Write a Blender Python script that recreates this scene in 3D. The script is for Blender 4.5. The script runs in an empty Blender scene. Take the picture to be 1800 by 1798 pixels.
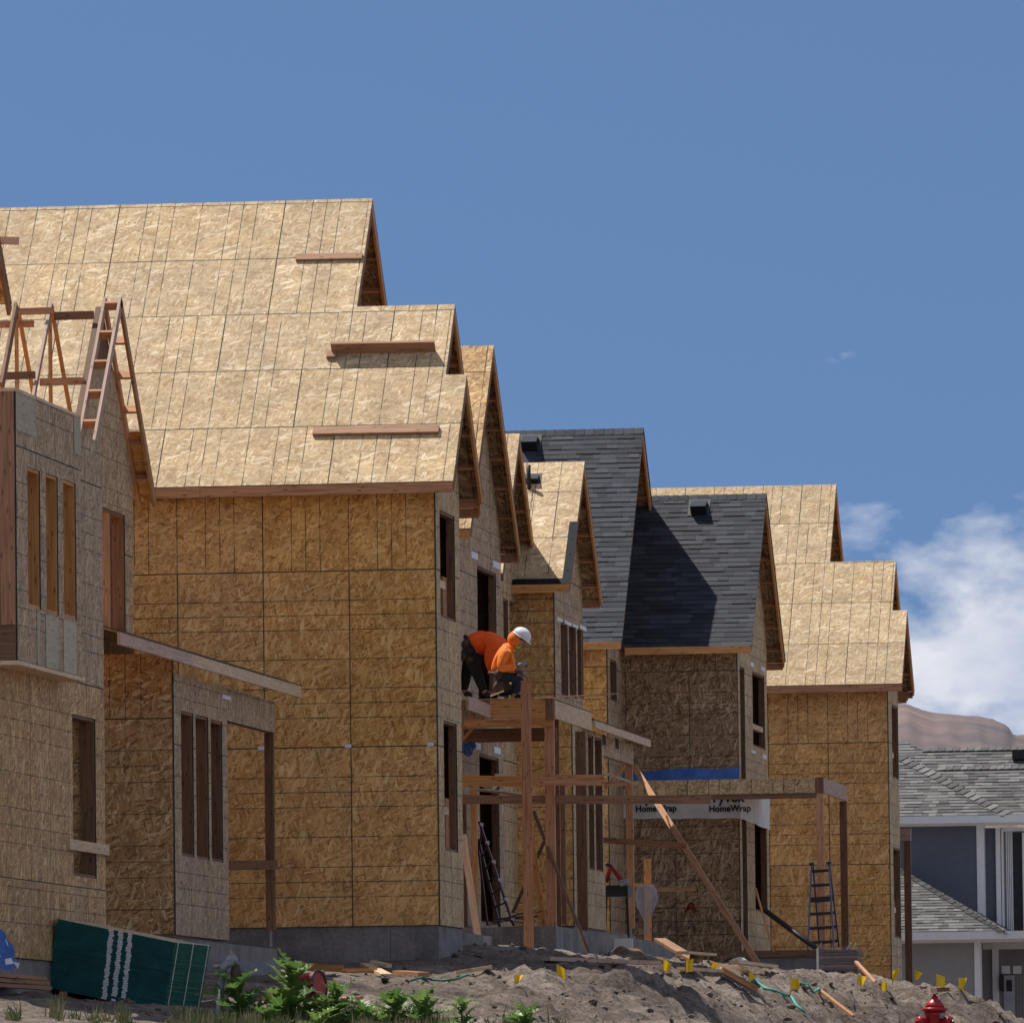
import bpy, bmesh, math, random
import numpy as np
from mathutils import Vector, Matrix
random.seed(7)
S = bpy.context.scene
COL = S.collection

# ------------------------------------------------------------------ camera
F = 15500.0                       # focal length in photo pixels (1800 px wide)
VPX, VPY, ROLL = 2950.0, 1935.0, 0.0122
CAM = Vector((0.0, 0.0, 1.7))
_d = Vector((VPX-900, -(VPY-899), F)).normalized()
_u = Vector((-ROLL, 1.0, 0.0)); _u.z = -(_u.x*_d.x+_u.y*_d.y)/_d.z; _u.normalize()
_x = _u.cross(_d)                 # world axes seen in camera axes (right, up, forward)
def cam2world(v): return Vector((v.dot(_x), v.dot(_d), v.dot(_u)))
RIGHT, UP, FWD = cam2world(Vector((1,0,0))), cam2world(Vector((0,1,0))), cam2world(Vector((0,0,1)))
cd = bpy.data.cameras.new('camera'); cam = bpy.data.objects.new('camera', cd); COL.objects.link(cam)
cam.matrix_world = Matrix(((RIGHT.x,UP.x,-FWD.x,CAM.x),(RIGHT.y,UP.y,-FWD.y,CAM.y),(RIGHT.z,UP.z,-FWD.z,CAM.z),(0,0,0,1)))
cd.sensor_width = 36.0; cd.lens = F/1800.0*36.0; cd.clip_start = 1.0; cd.clip_end = 20000.0
S.camera = cam
# ------------------------------------------------------------------ light
SUN = Vector((-0.394, 0.195, 0.898)).normalized()
sl = bpy.data.lights.new('sun', 'SUN'); so = bpy.data.objects.new('sun', sl); COL.objects.link(so)
sl.energy = 4.3; sl.angle = math.radians(0.53); sl.color = (1.0, 0.95, 0.86)
so.rotation_euler = (-SUN).to_track_quat('-Z', 'Y').to_euler(); so.location = (0, 100, 60)
W = bpy.data.worlds.new('World'); S.world = W; W.use_nodes = True
nt = W.node_tree; nt.nodes.clear()
def N(t, typ, **kw):
    n = t.nodes.new(typ)
    for k, v in kw.items(): setattr(n, k, v)
    return n
def mth(t, op, a, b=None, c=None, clamp=False):
    n = t.nodes.new('ShaderNodeMath'); n.operation = op; n.use_clamp = clamp
    for i, s in enumerate((a, b, c)):
        if s is None: continue
        if isinstance(s, (int, float)): n.inputs[i].default_value = s
        else: t.links.new(s, n.inputs[i])
    return n.outputs[0]
def mixc(t, fac, a, b, blend='MIX'):
    n = t.nodes.new('ShaderNodeMix'); n.data_type = 'RGBA'; n.blend_type = blend
    for i, s in ((0, fac), (6, a), (7, b)):
        if isinstance(s, (int, float)): n.inputs[i].default_value = s
        elif isinstance(s, tuple): n.inputs[i].default_value = (*s, 1) if len(s) == 3 else s
        else: t.links.new(s, n.inputs[i])
    return n.outputs[2]
def ramp(t, fac, stops, interp='LINEAR'):
    n = t.nodes.new('ShaderNodeValToRGB'); n.color_ramp.interpolation = interp
    e = n.color_ramp.elements
    while len(e) < len(stops): e.new(0.5)
    for el, (p, c) in zip(e, stops): el.position = p; el.color = (*c, 1) if len(c) == 3 else c
    t.links.new(fac, n.inputs[0]); return n.outputs[0]
tc = N(nt, 'ShaderNodeTexCoord')
sep = N(nt, 'ShaderNodeSeparateXYZ'); nt.links.new(tc.outputs['Generated'], sep.inputs[0])
# the clear mountain sky: the horizon band is read a little higher up so that it stays blue all round
zup = mth(nt, 'ADD', mth(nt, 'ABSOLUTE', sep.outputs[2]), 0.30)
cmb = N(nt, 'ShaderNodeCombineXYZ')
nt.links.new(sep.outputs[0], cmb.inputs[0]); nt.links.new(sep.outputs[1], cmb.inputs[1]); nt.links.new(zup, cmb.inputs[2])
nrm = N(nt, 'ShaderNodeVectorMath', operation='NORMALIZE'); nt.links.new(cmb.outputs[0], nrm.inputs[0])
sky = N(nt, 'ShaderNodeTexSky', sky_type='NISHITA'); sky.sun_disc = False
sky.sun_elevation = math.asin(SUN.z); sky.sun_rotation = math.atan2(SUN.x, SUN.y)
sky.altitude = 1900; sky.air_density = 1.0; sky.dust_density = 0.25; sky.ozone_density = 1.6
nt.links.new(nrm.outputs[0], sky.inputs[0])
# clouds: heaps in view low at the right; unseen rest added as fill light
az = mth(nt, 'ARCTAN2', sep.outputs[0], sep.outputs[1])
el = mth(nt, 'ARCSINE', sep.outputs[2])
cv = N(nt, 'ShaderNodeCombineXYZ')
nt.links.new(mth(nt, 'MULTIPLY', az, 26.0), cv.inputs[0]); nt.links.new(mth(nt, 'MULTIPLY', el, 48.0), cv.inputs[1])
cv.inputs[2].default_value = 3.7
nz = N(nt, 'ShaderNodeTexNoise'); nz.inputs['Scale'].default_value = 1.55; nz.inputs['Detail'].default_value = 9; nz.inputs['Roughness'].default_value = 0.55
nt.links.new(cv.outputs[0], nz.inputs[0])
CLOUD = dict(nz=nz, az=az, el=el)
# streets of cloud with open lanes between them, leaning with height, repeated unseen right round the compass as added fill
ph = mth(nt, 'SUBTRACT', mth(nt, 'ADD', az, 0.099), mth(nt, 'MULTIPLY', mth(nt, 'SUBTRACT', el, 0.060), 1.3))
cov = mth(nt, 'SINE', mth(nt, 'MULTIPLY', ph, 2*math.pi/0.39))
cm = mth(nt, 'ADD', nz.outputs[0], mth(nt, 'MULTIPLY_ADD', cov, 0.36, -0.01))
cmask = ramp(nt, cm, [(0.52,(0,0,0)),(0.70,(1,1,1))])
nz2 = N(nt, 'ShaderNodeTexNoise'); nz2.inputs['Scale'].default_value = 3.0; nz2.inputs['Detail'].default_value = 5
nt.links.new(cv.outputs[0], nz2.inputs[0])
# clouds opposite the sun are brightened, adding fill on the walls that face the camera
dps = N(nt, 'ShaderNodeVectorMath', operation='DOT_PRODUCT'); nt.links.new(tc.outputs['Generated'], dps.inputs[0]); dps.inputs[1].default_value = SUN
fill_boost = ramp(nt, mth(nt, 'MULTIPLY_ADD', dps.outputs['Value'], -0.5, 0.5), [(0.0,(1.1,1.1,1.1)),(.30,(1.0,1.0,1.0)),(1.0,(1.8,1.8,1.8))])
ccol = mixc(nt, 1.0, ramp(nt, nz2.outputs[0], [(0.35,(4.2,4.5,5.4)),(0.62,(6.2,6.2,6.5))]), fill_boost, 'MULTIPLY')
hsv = N(nt, 'ShaderNodeHueSaturation'); hsv.inputs['Saturation'].default_value = 1.08; hsv.inputs['Value'].default_value = 0.80
nt.links.new(sky.outputs[0], hsv.inputs['Color'])
skyc = mixc(nt, mth(nt, 'MULTIPLY', cmask, 0.85), hsv.outputs[0], ccol)
bg = N(nt, 'ShaderNodeBackground'); bg.inputs[1].default_value = 0.10; nt.links.new(skyc, bg.inputs[0])
wo = N(nt, 'ShaderNodeOutputWorld'); nt.links.new(bg.outputs[0], wo.inputs[0])
S.view_settings.view_transform = 'Standard'; S.view_settings.look = 'None'
S.view_settings.exposure = 0.4; S.view_settings.gamma = 1.0
S.render.engine = 'CYCLES'
try: S.cycles.max_bounces = 6; S.cycles.diffuse_bounces = 4
except Exception: pass

# ------------------------------------------------------------------ photo pixel -> place
def ray(px, py): return (RIGHT*((px-900)/F) + UP*(-(py-899)/F) + FWD)
def PY(px, py, Y):
    r = ray(px, py); return CAM + r*((Y-CAM.y)/r.y)
def PX(px, py, X):
    r = ray(px, py); return CAM + r*((X-CAM.x)/r.x)
def PZ(px, py, Z):
    r = ray(px, py); return CAM + r*((Z-CAM.z)/r.z)
def PP(px, py, p0, n):
    r = ray(px, py); return CAM + r*((p0-CAM).dot(n)/r.dot(n))

# ------------------------------------------------------------------ materials
MATS = {}
def newmat(name):
    m = bpy.data.materials.new(name); m.use_nodes = True; MATS[name] = m
    t = m.node_tree; b = t.nodes['Principled BSDF']
    return m, t, b
def osb(name, stops, lines=0.75, contrast=1.0, border=(0.012,0.035,0.03), bump=0.25):
    m, t, b = newmat(name)
    uv = N(t, 'ShaderNodeUVMap'); oi = N(t, 'ShaderNodeObjectInfo')
    sx = N(t, 'ShaderNodeSeparateXYZ'); t.links.new(uv.outputs[0], sx.inputs[0])
    off = N(t, 'ShaderNodeCombineXYZ')
    t.links.new(mth(t,'MULTIPLY',oi.outputs['Random'],37.0), off.inputs[0]); t.links.new(mth(t,'MULTIPLY',oi.outputs['Random'],91.0), off.inputs[1])
    va = N(t, 'ShaderNodeVectorMath', operation='ADD'); t.links.new(uv.outputs[0], va.inputs[0]); t.links.new(off.outputs[0], va.inputs[1])
    wn = N(t, 'ShaderNodeTexNoise'); wn.inputs['Scale'].default_value = 14; wn.inputs['Detail'].default_value = 2; t.links.new(va.outputs[0], wn.inputs[0])
    vs = N(t, 'ShaderNodeVectorMath', operation='SCALE'); t.links.new(wn.outputs['Color'], vs.inputs[0]); vs.inputs['Scale'].default_value = 0.045
    vb = N(t, 'ShaderNodeVectorMath', operation='ADD'); t.links.new(va.outputs[0], vb.inputs[0]); t.links.new(vs.outputs[0], vb.inputs[1])
    val = None
    for i, (ang, L, Wd, th) in enumerate(((0.15,.14,.022,0),(-0.75,.10,.022,.45),(0.62,.11,.02,.5),(-0.2,.13,.024,.55),(1.25,.09,.022,.66),(0.3,.15,.04,.88))):
        mp = N(t, 'ShaderNodeMapping', vector_type='TEXTURE'); mp.inputs['Rotation'].default_value = (0,0,ang); mp.inputs['Scale'].default_value = (L, Wd, 1)
        mp.inputs['Location'].default_value = (i*3.3, i*1.7, 0)
        t.links.new(vb.outputs[0], mp.inputs[0])
        vo = N(t, 'ShaderNodeTexVoronoi', voronoi_dimensions='2D', feature='F1'); vo.inputs['Scale'].default_value = 1.0
        t.links.new(mp.outputs[0], vo.inputs['Vector'])
        sc = N(t, 'ShaderNodeSeparateColor'); t.links.new(vo.outputs['Color'], sc.inputs[0])
        if val is None: val = sc.outputs[0]
        else:
            mk = mth(t, 'GREATER_THAN', sc.outputs[1], th)
            src = sc.outputs[0] if i < 5 else mth(t, 'MULTIPLY_ADD', sc.outputs[0], .3, .7)
            n = N(t, 'ShaderNodeMix', data_type='FLOAT'); t.links.new(mk, n.inputs[0]); t.links.new(val, n.inputs[2]); t.links.new(src, n.inputs[3]); val = n.outputs[0]
    fine = N(t, 'ShaderNodeTexNoise'); fine.inputs['Scale'].default_value = 60; fine.inputs['Detail'].default_value = 3; t.links.new(va.outputs[0], fine.inputs[0])
    val = mth(t, 'ADD', val, mth(t, 'MULTIPLY_ADD', fine.outputs[0], .3, -.15))
    val = mth(t, 'MULTIPLY_ADD', mth(t,'SUBTRACT',val,.5), contrast, .5, clamp=True)
    c = ramp(t, val, stops)
    # sheet-to-sheet difference, weather stains
    hs = N(t, 'ShaderNodeHueSaturation'); t.links.new(c, hs.inputs['Color'])
    t.links.new(mth(t,'MULTIPLY_ADD',oi.outputs['Random'],.13,.935), hs.inputs['Value'])
    r2 = mth(t,'FRACT',mth(t,'MULTIPLY',oi.outputs['Random'],7.77))
    t.links.new(mth(t,'MULTIPLY_ADD',r2,.1,.95), hs.inputs['Saturation'])
    st = N(t, 'ShaderNodeTexNoise'); st.inputs['Scale'].default_value = 1.1; st.inputs['Detail'].default_value = 6; st.inputs['Roughness'].default_value=.6; t.links.new(va.outputs[0], st.inputs[0])
    stain = ramp(t, st.outputs[0], [(.60,(0,0,0)),(.76,(1,1,1))])
    c = mixc(t, mth(t,'MULTIPLY',stain,.45), hs.outputs[0], (0.30,0.12,0.035), 'MIX')
    lg = N(t, 'ShaderNodeTexNoise'); lg.inputs['Scale'].default_value = 2.3; lg.inputs['Detail'].default_value = 4; t.links.new(va.outputs[0], lg.inputs[0])
    c = mixc(t, 1.0, c, ramp(t, lg.outputs[0], [(.3,(.80,.80,.80)),(.7,(1.12,1.1,1.06))]), 'MULTIPLY')
    # printed nailing marks across the sheet: 0, 16, 24, 32, 48 inches
    q = mth(t,'MULTIPLY',mth(t,'FRACT',mth(t,'DIVIDE',mth(t,'ADD',sx.outputs[0],12.192),1.2192)),6.0)
    rr = mth(t,'ROUND',q)
    dd = mth(t,'MULTIPLY',mth(t,'ABSOLUTE',mth(t,'SUBTRACT',q,rr)),.2032)
    ok = mth(t,'SUBTRACT',1.0,mth(t,'ADD',mth(t,'COMPARE',rr,1.0,.1),mth(t,'COMPARE',rr,5.0,.1)))
    ln = mth(t,'MULTIPLY',mth(t,'LESS_THAN',dd,.0062),ok)
    brk = N(t, 'ShaderNodeTexNoise'); brk.inputs['Scale'].default_value = 3.2; brk.inputs['Detail'].default_value = 5; t.links.new(va.outputs[0], brk.inputs[0])
    ln = mth(t,'MULTIPLY',ln,mth(t,'MULTIPLY',ramp(t,brk.outputs[0],[(.36,(.25,.25,.25)),(.5,(1,1,1))]),lines))
    c = mixc(t, ln, c, (.018,.016,.012))
    # green sealed rim of the full sheet
    bu = mth(t,'MINIMUM',sx.outputs[0],mth(t,'ABSOLUTE',mth(t,'SUBTRACT',2.4384,sx.outputs[0]))); bv = mth(t,'MINIMUM',sx.outputs[1],mth(t,'ABSOLUTE',mth(t,'SUBTRACT',1.2192,sx.outputs[1])))
    bm = mth(t,'LESS_THAN',mth(t,'MINIMUM',bu,bv),.0085)
    c = mixc(t, mth(t,'MULTIPLY',bm,.8), c, border)
    t.links.new(c, b.inputs['Base Color']); b.inputs['Roughness'].default_value = .72
    b.inputs['Specular IOR Level'].default_value = .3
    bp = N(t, 'ShaderNodeBump'); bp.inputs['Strength'].default_value = bump; bp.inputs['Distance'].default_value = .004
    t.links.new(val, bp.inputs['Height']); t.links.new(bp.outputs[0], b.inputs['Normal'])
    return m
osb('osb_wall', [(0,(.33,.145,.042)),(.18,(.51,.25,.075)),(.5,(.64,.345,.11)),(.8,(.72,.42,.15)),(1,(.82,.56,.26))], lines=.85, contrast=.95)
osb('osb_roof', [(0,(.30,.18,.085)),(.2,(.42,.28,.145)),(.5,(.51,.365,.205)),(.8,(.58,.435,.26)),(1,(.84,.73,.54))], lines=.95, contrast=.85)
osb('osb_old', [(0,(.22,.105,.036)),(.2,(.38,.205,.08)),(.5,(.49,.285,.12)),(.8,(.56,.355,.165)),(1,(.76,.57,.33))], lines=.7, contrast=1.0)
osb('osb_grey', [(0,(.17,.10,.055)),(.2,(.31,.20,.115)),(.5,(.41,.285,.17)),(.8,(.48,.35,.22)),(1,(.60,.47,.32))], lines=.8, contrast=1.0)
osb('osb_shaded', [(0,(.11,.06,.03)),(.2,(.21,.125,.065)),(.5,(.29,.18,.10)),(.8,(.36,.235,.135)),(1,(.52,.38,.24))], lines=.8, contrast=1.05)  # same board with deep shade put into its colour
def wood(name, c0, c1, rough=.7):
    m, t, b = newmat(name)
    uv = N(t, 'ShaderNodeUVMap'); oi = N(t, 'ShaderNodeObjectInfo')
    mp = N(t, 'ShaderNodeMapping'); mp.inputs['Scale'].default_value = (1.6, 42, 1); t.links.new(uv.outputs[0], mp.inputs[0])
    off = N(t, 'ShaderNodeCombineXYZ'); t.links.new(mth(t,'MULTIPLY',oi.outputs['Random'],53.0), off.inputs[0]); t.links.new(off.outputs[0], mp.inputs['Location'])
    nz = N(t, 'ShaderNodeTexNoise'); nz.inputs['Scale'].default_value = 1.0; nz.inputs['Detail'].default_value = 6; nz.inputs['Distortion'].default_value=.6; t.links.new(mp.outputs[0], nz.inputs[0])
    c = ramp(t, nz.outputs[0], [(.32,c0),(.62,c1)])
    mp2 = N(t, 'ShaderNodeMapping'); mp2.inputs['Scale'].default_value = (2.6, 9, 1); t.links.new(uv.outputs[0], mp2.inputs[0]); t.links.new(off.outputs[0], mp2.inputs['Location'])
    vo = N(t, 'ShaderNodeTexVoronoi', voronoi_dimensions='2D'); vo.inputs['Scale'].default_value = 1.0; t.links.new(mp2.outputs[0], vo.inputs['Vector'])
    kn = ramp(t, vo.outputs['Distance'], [(.05,(1,1,1)),(.13,(0,0,0))])
    c = mixc(t, mth(t,'MULTIPLY',kn,.7), c, tuple(x*.28 for x in c0))
    hs = N(t, 'ShaderNodeHueSaturation'); t.links.new(c, hs.inputs['Color'])
    t.links.new(mth(t,'MULTIPLY_ADD',oi.outputs['Random'],.3,.85), hs.inputs['Value'])
    t.links.new(hs.outputs[0], b.inputs['Base Color']); b.inputs['Roughness'].default_value = rough; b.inputs['Specular IOR Level'].default_value=.3
    return m
wood('fir', (.33,.145,.07), (.52,.27,.14))
wood('fir_orange', (.46,.19,.055), (.64,.33,.125))
wood('fir_pale', (.52,.36,.225), (.68,.51,.34))
wood('fir_pink', (.38,.245,.185), (.52,.37,.29))
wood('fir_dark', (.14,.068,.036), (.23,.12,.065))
wood('plank', (.23,.12,.065), (.37,.21,.12))
def plain(name, col, rough=.6, metal=0.0, var=.12, scale=6.0, spec=.4, bump=0.0, alpha=None):
    m, t, b = newmat(name)
    tcn = N(t, 'ShaderNodeTexCoord'); nz = N(t, 'ShaderNodeTexNoise'); nz.inputs['Scale'].default_value = scale; nz.inputs['Detail'].default_value = 6
    t.links.new(tcn.outputs['Object'], nz.inputs[0])
    c = mixc(t, 1.0, col, ramp(t, nz.outputs[0], [(.3,(1-var,)*3),(.7,(1+var,)*3)]), 'MULTIPLY')
    t.links.new(c, b.inputs['Base Color']); b.inputs['Roughness'].default_value = rough; b.inputs['Metallic'].default_value = metal
    b.inputs['Specular IOR Level'].default_value = spec
    if bump:
        bp = N(t, 'ShaderNodeBump'); bp.inputs['Strength'].default_value = bump; bp.inputs['Distance'].default_value = .02
        t.links.new(nz.outputs[0], bp.inputs['Height']); t.links.new(bp.outputs[0], b.inputs['Normal'])
    return m
plain('osb_edge', (.022,.06,.05), .8)
def concrete():
    m, t, b = newmat('concrete')
    tcn = N(t, 'ShaderNodeTexCoord')
    nz = N(t, 'ShaderNodeTexNoise'); nz.inputs['Scale'].default_value = 1.6; nz.inputs['Detail'].default_value = 8; nz.inputs['Roughness'].default_value=.65; t.links.new(tcn.outputs['Object'], nz.inputs[0])
    c = ramp(t, nz.outputs[0], [(.3,(.12,.108,.104)),(.5,(.215,.195,.185)),(.7,(.30,.275,.26))])
    n2 = N(t, 'ShaderNodeTexNoise'); n2.inputs['Scale'].default_value = 25; n2.inputs['Detail'].default_value = 4; t.links.new(tcn.outputs['Object'], n2.inputs[0])
    c = mixc(t, 1.0, c, ramp(t, n2.outputs[0], [(.3,(.8,.8,.8)),(.65,(1.1,1.1,1.1))]), 'MULTIPLY')
    mp = N(t,'ShaderNodeMapping'); mp.inputs['Scale'].default_value=(2.2,2.2,.25); t.links.new(tcn.outputs['Object'], mp.inputs[0])
    n3 = N(t, 'ShaderNodeTexNoise'); n3.inputs['Scale'].default_value = 3; n3.inputs['Detail'].default_value = 4; t.links.new(mp.outputs[0], n3.inputs[0])
    c = mixc(t, mth(t,'MULTIPLY',ramp(t,n3.outputs[0],[(.55,(0,0,0)),(.72,(1,1,1))]),.5), c, (.12,.115,.11))
    t.links.new(c, b.inputs['Base Color']); b.inputs['Roughness'].default_value = .85
    bp = N(t,'ShaderNodeBump'); bp.inputs['Strength'].default_value=.4; bp.inputs['Distance'].default_value=.01; t.links.new(n2.outputs[0],bp.inputs['Height']); t.links.new(bp.outputs[0],b.inputs['Normal'])
concrete()
def shingle_mat(name, c0, c1, c2):
    m, t, b = newmat(name)
    g = N(t, 'ShaderNodeNewGeometry'); oi = N(t, 'ShaderNodeObjectInfo'); tcn = N(t, 'ShaderNodeTexCoord')
    r = mth(t,'FRACT',mth(t,'ADD',g.outputs['Random Per Island'],mth(t,'MULTIPLY',oi.outputs['Random'],5.3)))
    c = ramp(t, r, [(0,c0),(.5,c1),(1,c2)])
    nz = N(t, 'ShaderNodeTexNoise'); nz.inputs['Scale'].default_value = 55; nz.inputs['Detail'].default_value = 4; t.links.new(g.outputs['Position'], nz.inputs[0])
    c = mixc(t, 1.0, c, ramp(t, nz.outputs[0], [(.3,(.55,.55,.55)),(.7,(1.45,1.45,1.45))]), 'MULTIPLY')
    t.links.new(c, b.inputs['Base Color']); b.inputs['Roughness'].default_value = .8; b.inputs['Specular IOR Level'].default_value=.35
shingle_mat('shingle_black', (.013,.015,.022), (.024,.027,.038), (.045,.049,.064))
shingle_mat('shingle_grey', (.06,.059,.06), (.098,.096,.095), (.17,.166,.162))
plain('black_membrane', (.008,.009,.014), .75, spec=.2)
plain('black_vent', (.015,.016,.02), .4)
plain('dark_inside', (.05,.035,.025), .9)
plain('steel', (.34,.36,.40), .45, metal=.6, scale=12)
plain('galv', (.25,.26,.28), .5, metal=.4, scale=30)
plain('brass', (.40,.26,.10), .4, metal=.7)
plain('rust_iron', (.09,.055,.035), .7)
plain('tape_white', (.72,.74,.78), .5)
plain('white_wrap', (.66,.65,.63), .55, scale=3)
plain('ink', (.015,.015,.018), .7)
plain('tarp_blue', (.045,.12,.36), .45, scale=4, var=.25)
plain('hyd_red', (.33,.012,.016), .35, scale=5)
plain('paint_green', (.004,.085,.082), .75, scale=5, var=.3)
plain('paint_green_end', (.003,.10,.07), .85, scale=5, var=.25, spec=.15)
plain('paint_white', (.72,.72,.72), .7, scale=30, var=.2)
plain('strap', (.62,.60,.50), .5)
plain('flag_yellow', (.80,.52,.01), .55)
plain('wire', (.3,.3,.3), .5, metal=.6)
plain('rope_teal', (.05,.36,.30), .7)
plain('rope_green', (.02,.16,.10), .7)
plain('ladder_dark', (.02,.016,.02), .5)
plain('ladder_red', (.075,.018,.018), .5)
plain('ladder_blue', (.06,.07,.11), .45, metal=.3)
plain('canvas_brown', (.13,.075,.035), .9, scale=9, var=.3, bump=.4)
plain('plastic_clear', (.5,.5,.55), .2, scale=14, var=.4)
plain('trim_white', (.70,.71,.72), .5, var=.04)
plain('siding_grey', (.255,.25,.25), .7, var=.06)
plain('siding_shade', (.10,.115,.15), .7, var=.06)  # deep shadow on the upper wall put into the siding colour
plain('glass_dark', (.03,.035,.045), .1, spec=.6)
plain('door_grey', (.36,.39,.45), .5)
plain('hivis_orange', (.88,.105,.008), .8, scale=14, var=.14)
plain('hivis_light', (.90,.21,.022), .8, scale=14, var=.14)
plain('cloth_black', (.018,.015,.014), .9, scale=12, var=.3)
plain('cloth_navy', (.016,.02,.045), .9, scale=12, var=.3)
plain('leather', (.055,.027,.016), .7, scale=12, var=.3)
plain('helmet_white', (.74,.76,.78), .3, var=.03)
plain('glove_grey', (.20,.215,.24), .8, scale=20, var=.4)
plain('skin', (.42,.24,.17), .6)
plain('lime_tape', (.35,.62,.03), .6)
plain('red_plastic', (.30,.015,.012), .5)
plain('black_plastic', (.015,.014,.014), .5)
plain('stem_green', (.09,.13,.05), .8)
plain('red_spray', (.22,.012,.01), .8)
def leafmat():
    m, t, b = newmat('thistle_leaf')
    oi = N(t,'ShaderNodeObjectInfo'); uv = N(t,'ShaderNodeUVMap'); sx = N(t,'ShaderNodeSeparateXYZ'); t.links.new(uv.outputs[0], sx.inputs[0])
    c = ramp(t, oi.outputs['Random'], [(0,(.07,.15,.03)),(.6,(.12,.22,.045)),(1,(.21,.29,.075))])
    rib = mth(t,'LESS_THAN',mth(t,'ABSOLUTE',sx.outputs[1]),.012)
    c = mixc(t, mth(t,'MULTIPLY',rib,.6), c, (.26,.30,.18))
    t.links.new(c, b.inputs['Base Color']); b.inputs['Roughness'].default_value=.42; b.inputs['Specular IOR Level'].default_value=.5
    tr = N(t,'ShaderNodeBsdfTranslucent'); t.links.new(c, tr.inputs[0]); tr.inputs[0].default_value=(.2,.35,.05,1)
    mx = N(t,'ShaderNodeMixShader'); mx.inputs[0].default_value=.4
    t.links.new(b.outputs[0],mx.inputs[1]); t.links.new(tr.outputs[0],mx.inputs[2]); t.links.new(mx.outputs[0], t.nodes['Material Output'].inputs[0])
leafmat()
plain('grass_dry', (.30,.25,.12), .8, var=.4, scale=3)
plain('grass_green', (.10,.15,.045), .8, var=.4, scale=3)
def dirt():
    m, t, b = newmat('dirt')
    g = N(t,'ShaderNodeNewGeometry')
    n1 = N(t,'ShaderNodeTexNoise'); n1.inputs['Scale'].default_value=.7; n1.inputs['Detail'].default_value=8; n1.inputs['Roughness'].default_value=.62; t.links.new(g.outputs['Position'],n1.inputs[0])
    c = ramp(t,n1.outputs[0],[(.3,(.105,.083,.07)),(.5,(.23,.184,.154)),(.7,(.385,.318,.27))])
    n2 = N(t,'ShaderNodeTexNoise'); n2.inputs['Scale'].default_value=9; n2.inputs['Detail'].default_value=8; n2.inputs['Roughness'].default_value=.7; t.links.new(g.outputs['Position'],n2.inputs[0])
    c = mixc(t,1.0,c,ramp(t,n2.outputs[0],[(.32,(.42,.42,.42)),(.5,(.95,.95,.95)),(.68,(1.3,1.28,1.25))]),'MULTIPLY')
    t.links.new(c,b.inputs['Base Color']); b.inputs['Roughness'].default_value=.95; b.inputs['Specular IOR Level'].default_value=.15
    bp=N(t,'ShaderNodeBump'); bp.inputs['Strength'].default_value=1.0; bp.inputs['Distance'].default_value=.12; t.links.new(n2.outputs[0],bp.inputs['Height']); t.links.new(bp.outputs[0],b.inputs['Normal'])
dirt()
def hillmat():
    m, t, b = newmat('hill_scrub_haze')
    g = N(t,'ShaderNodeNewGeometry')
    n1 = N(t,'ShaderNodeTexNoise'); n1.inputs['Scale'].default_value=.018; n1.inputs['Detail'].default_value=9; n1.inputs['Roughness'].default_value=.65; t.links.new(g.outputs['Position'],n1.inputs[0])
    c = ramp(t,n1.outputs[0],[(.36,(.065,.06,.068)),(.5,(.115,.085,.085)),(.6,(.155,.105,.095)),(.7,(.215,.16,.13))])  # distant haze mixed into the hill colour as a purple-grey cast
    t.links.new(c,b.inputs['Base Color']); b.inputs['Roughness'].default_value=.95
hillmat()

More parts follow.
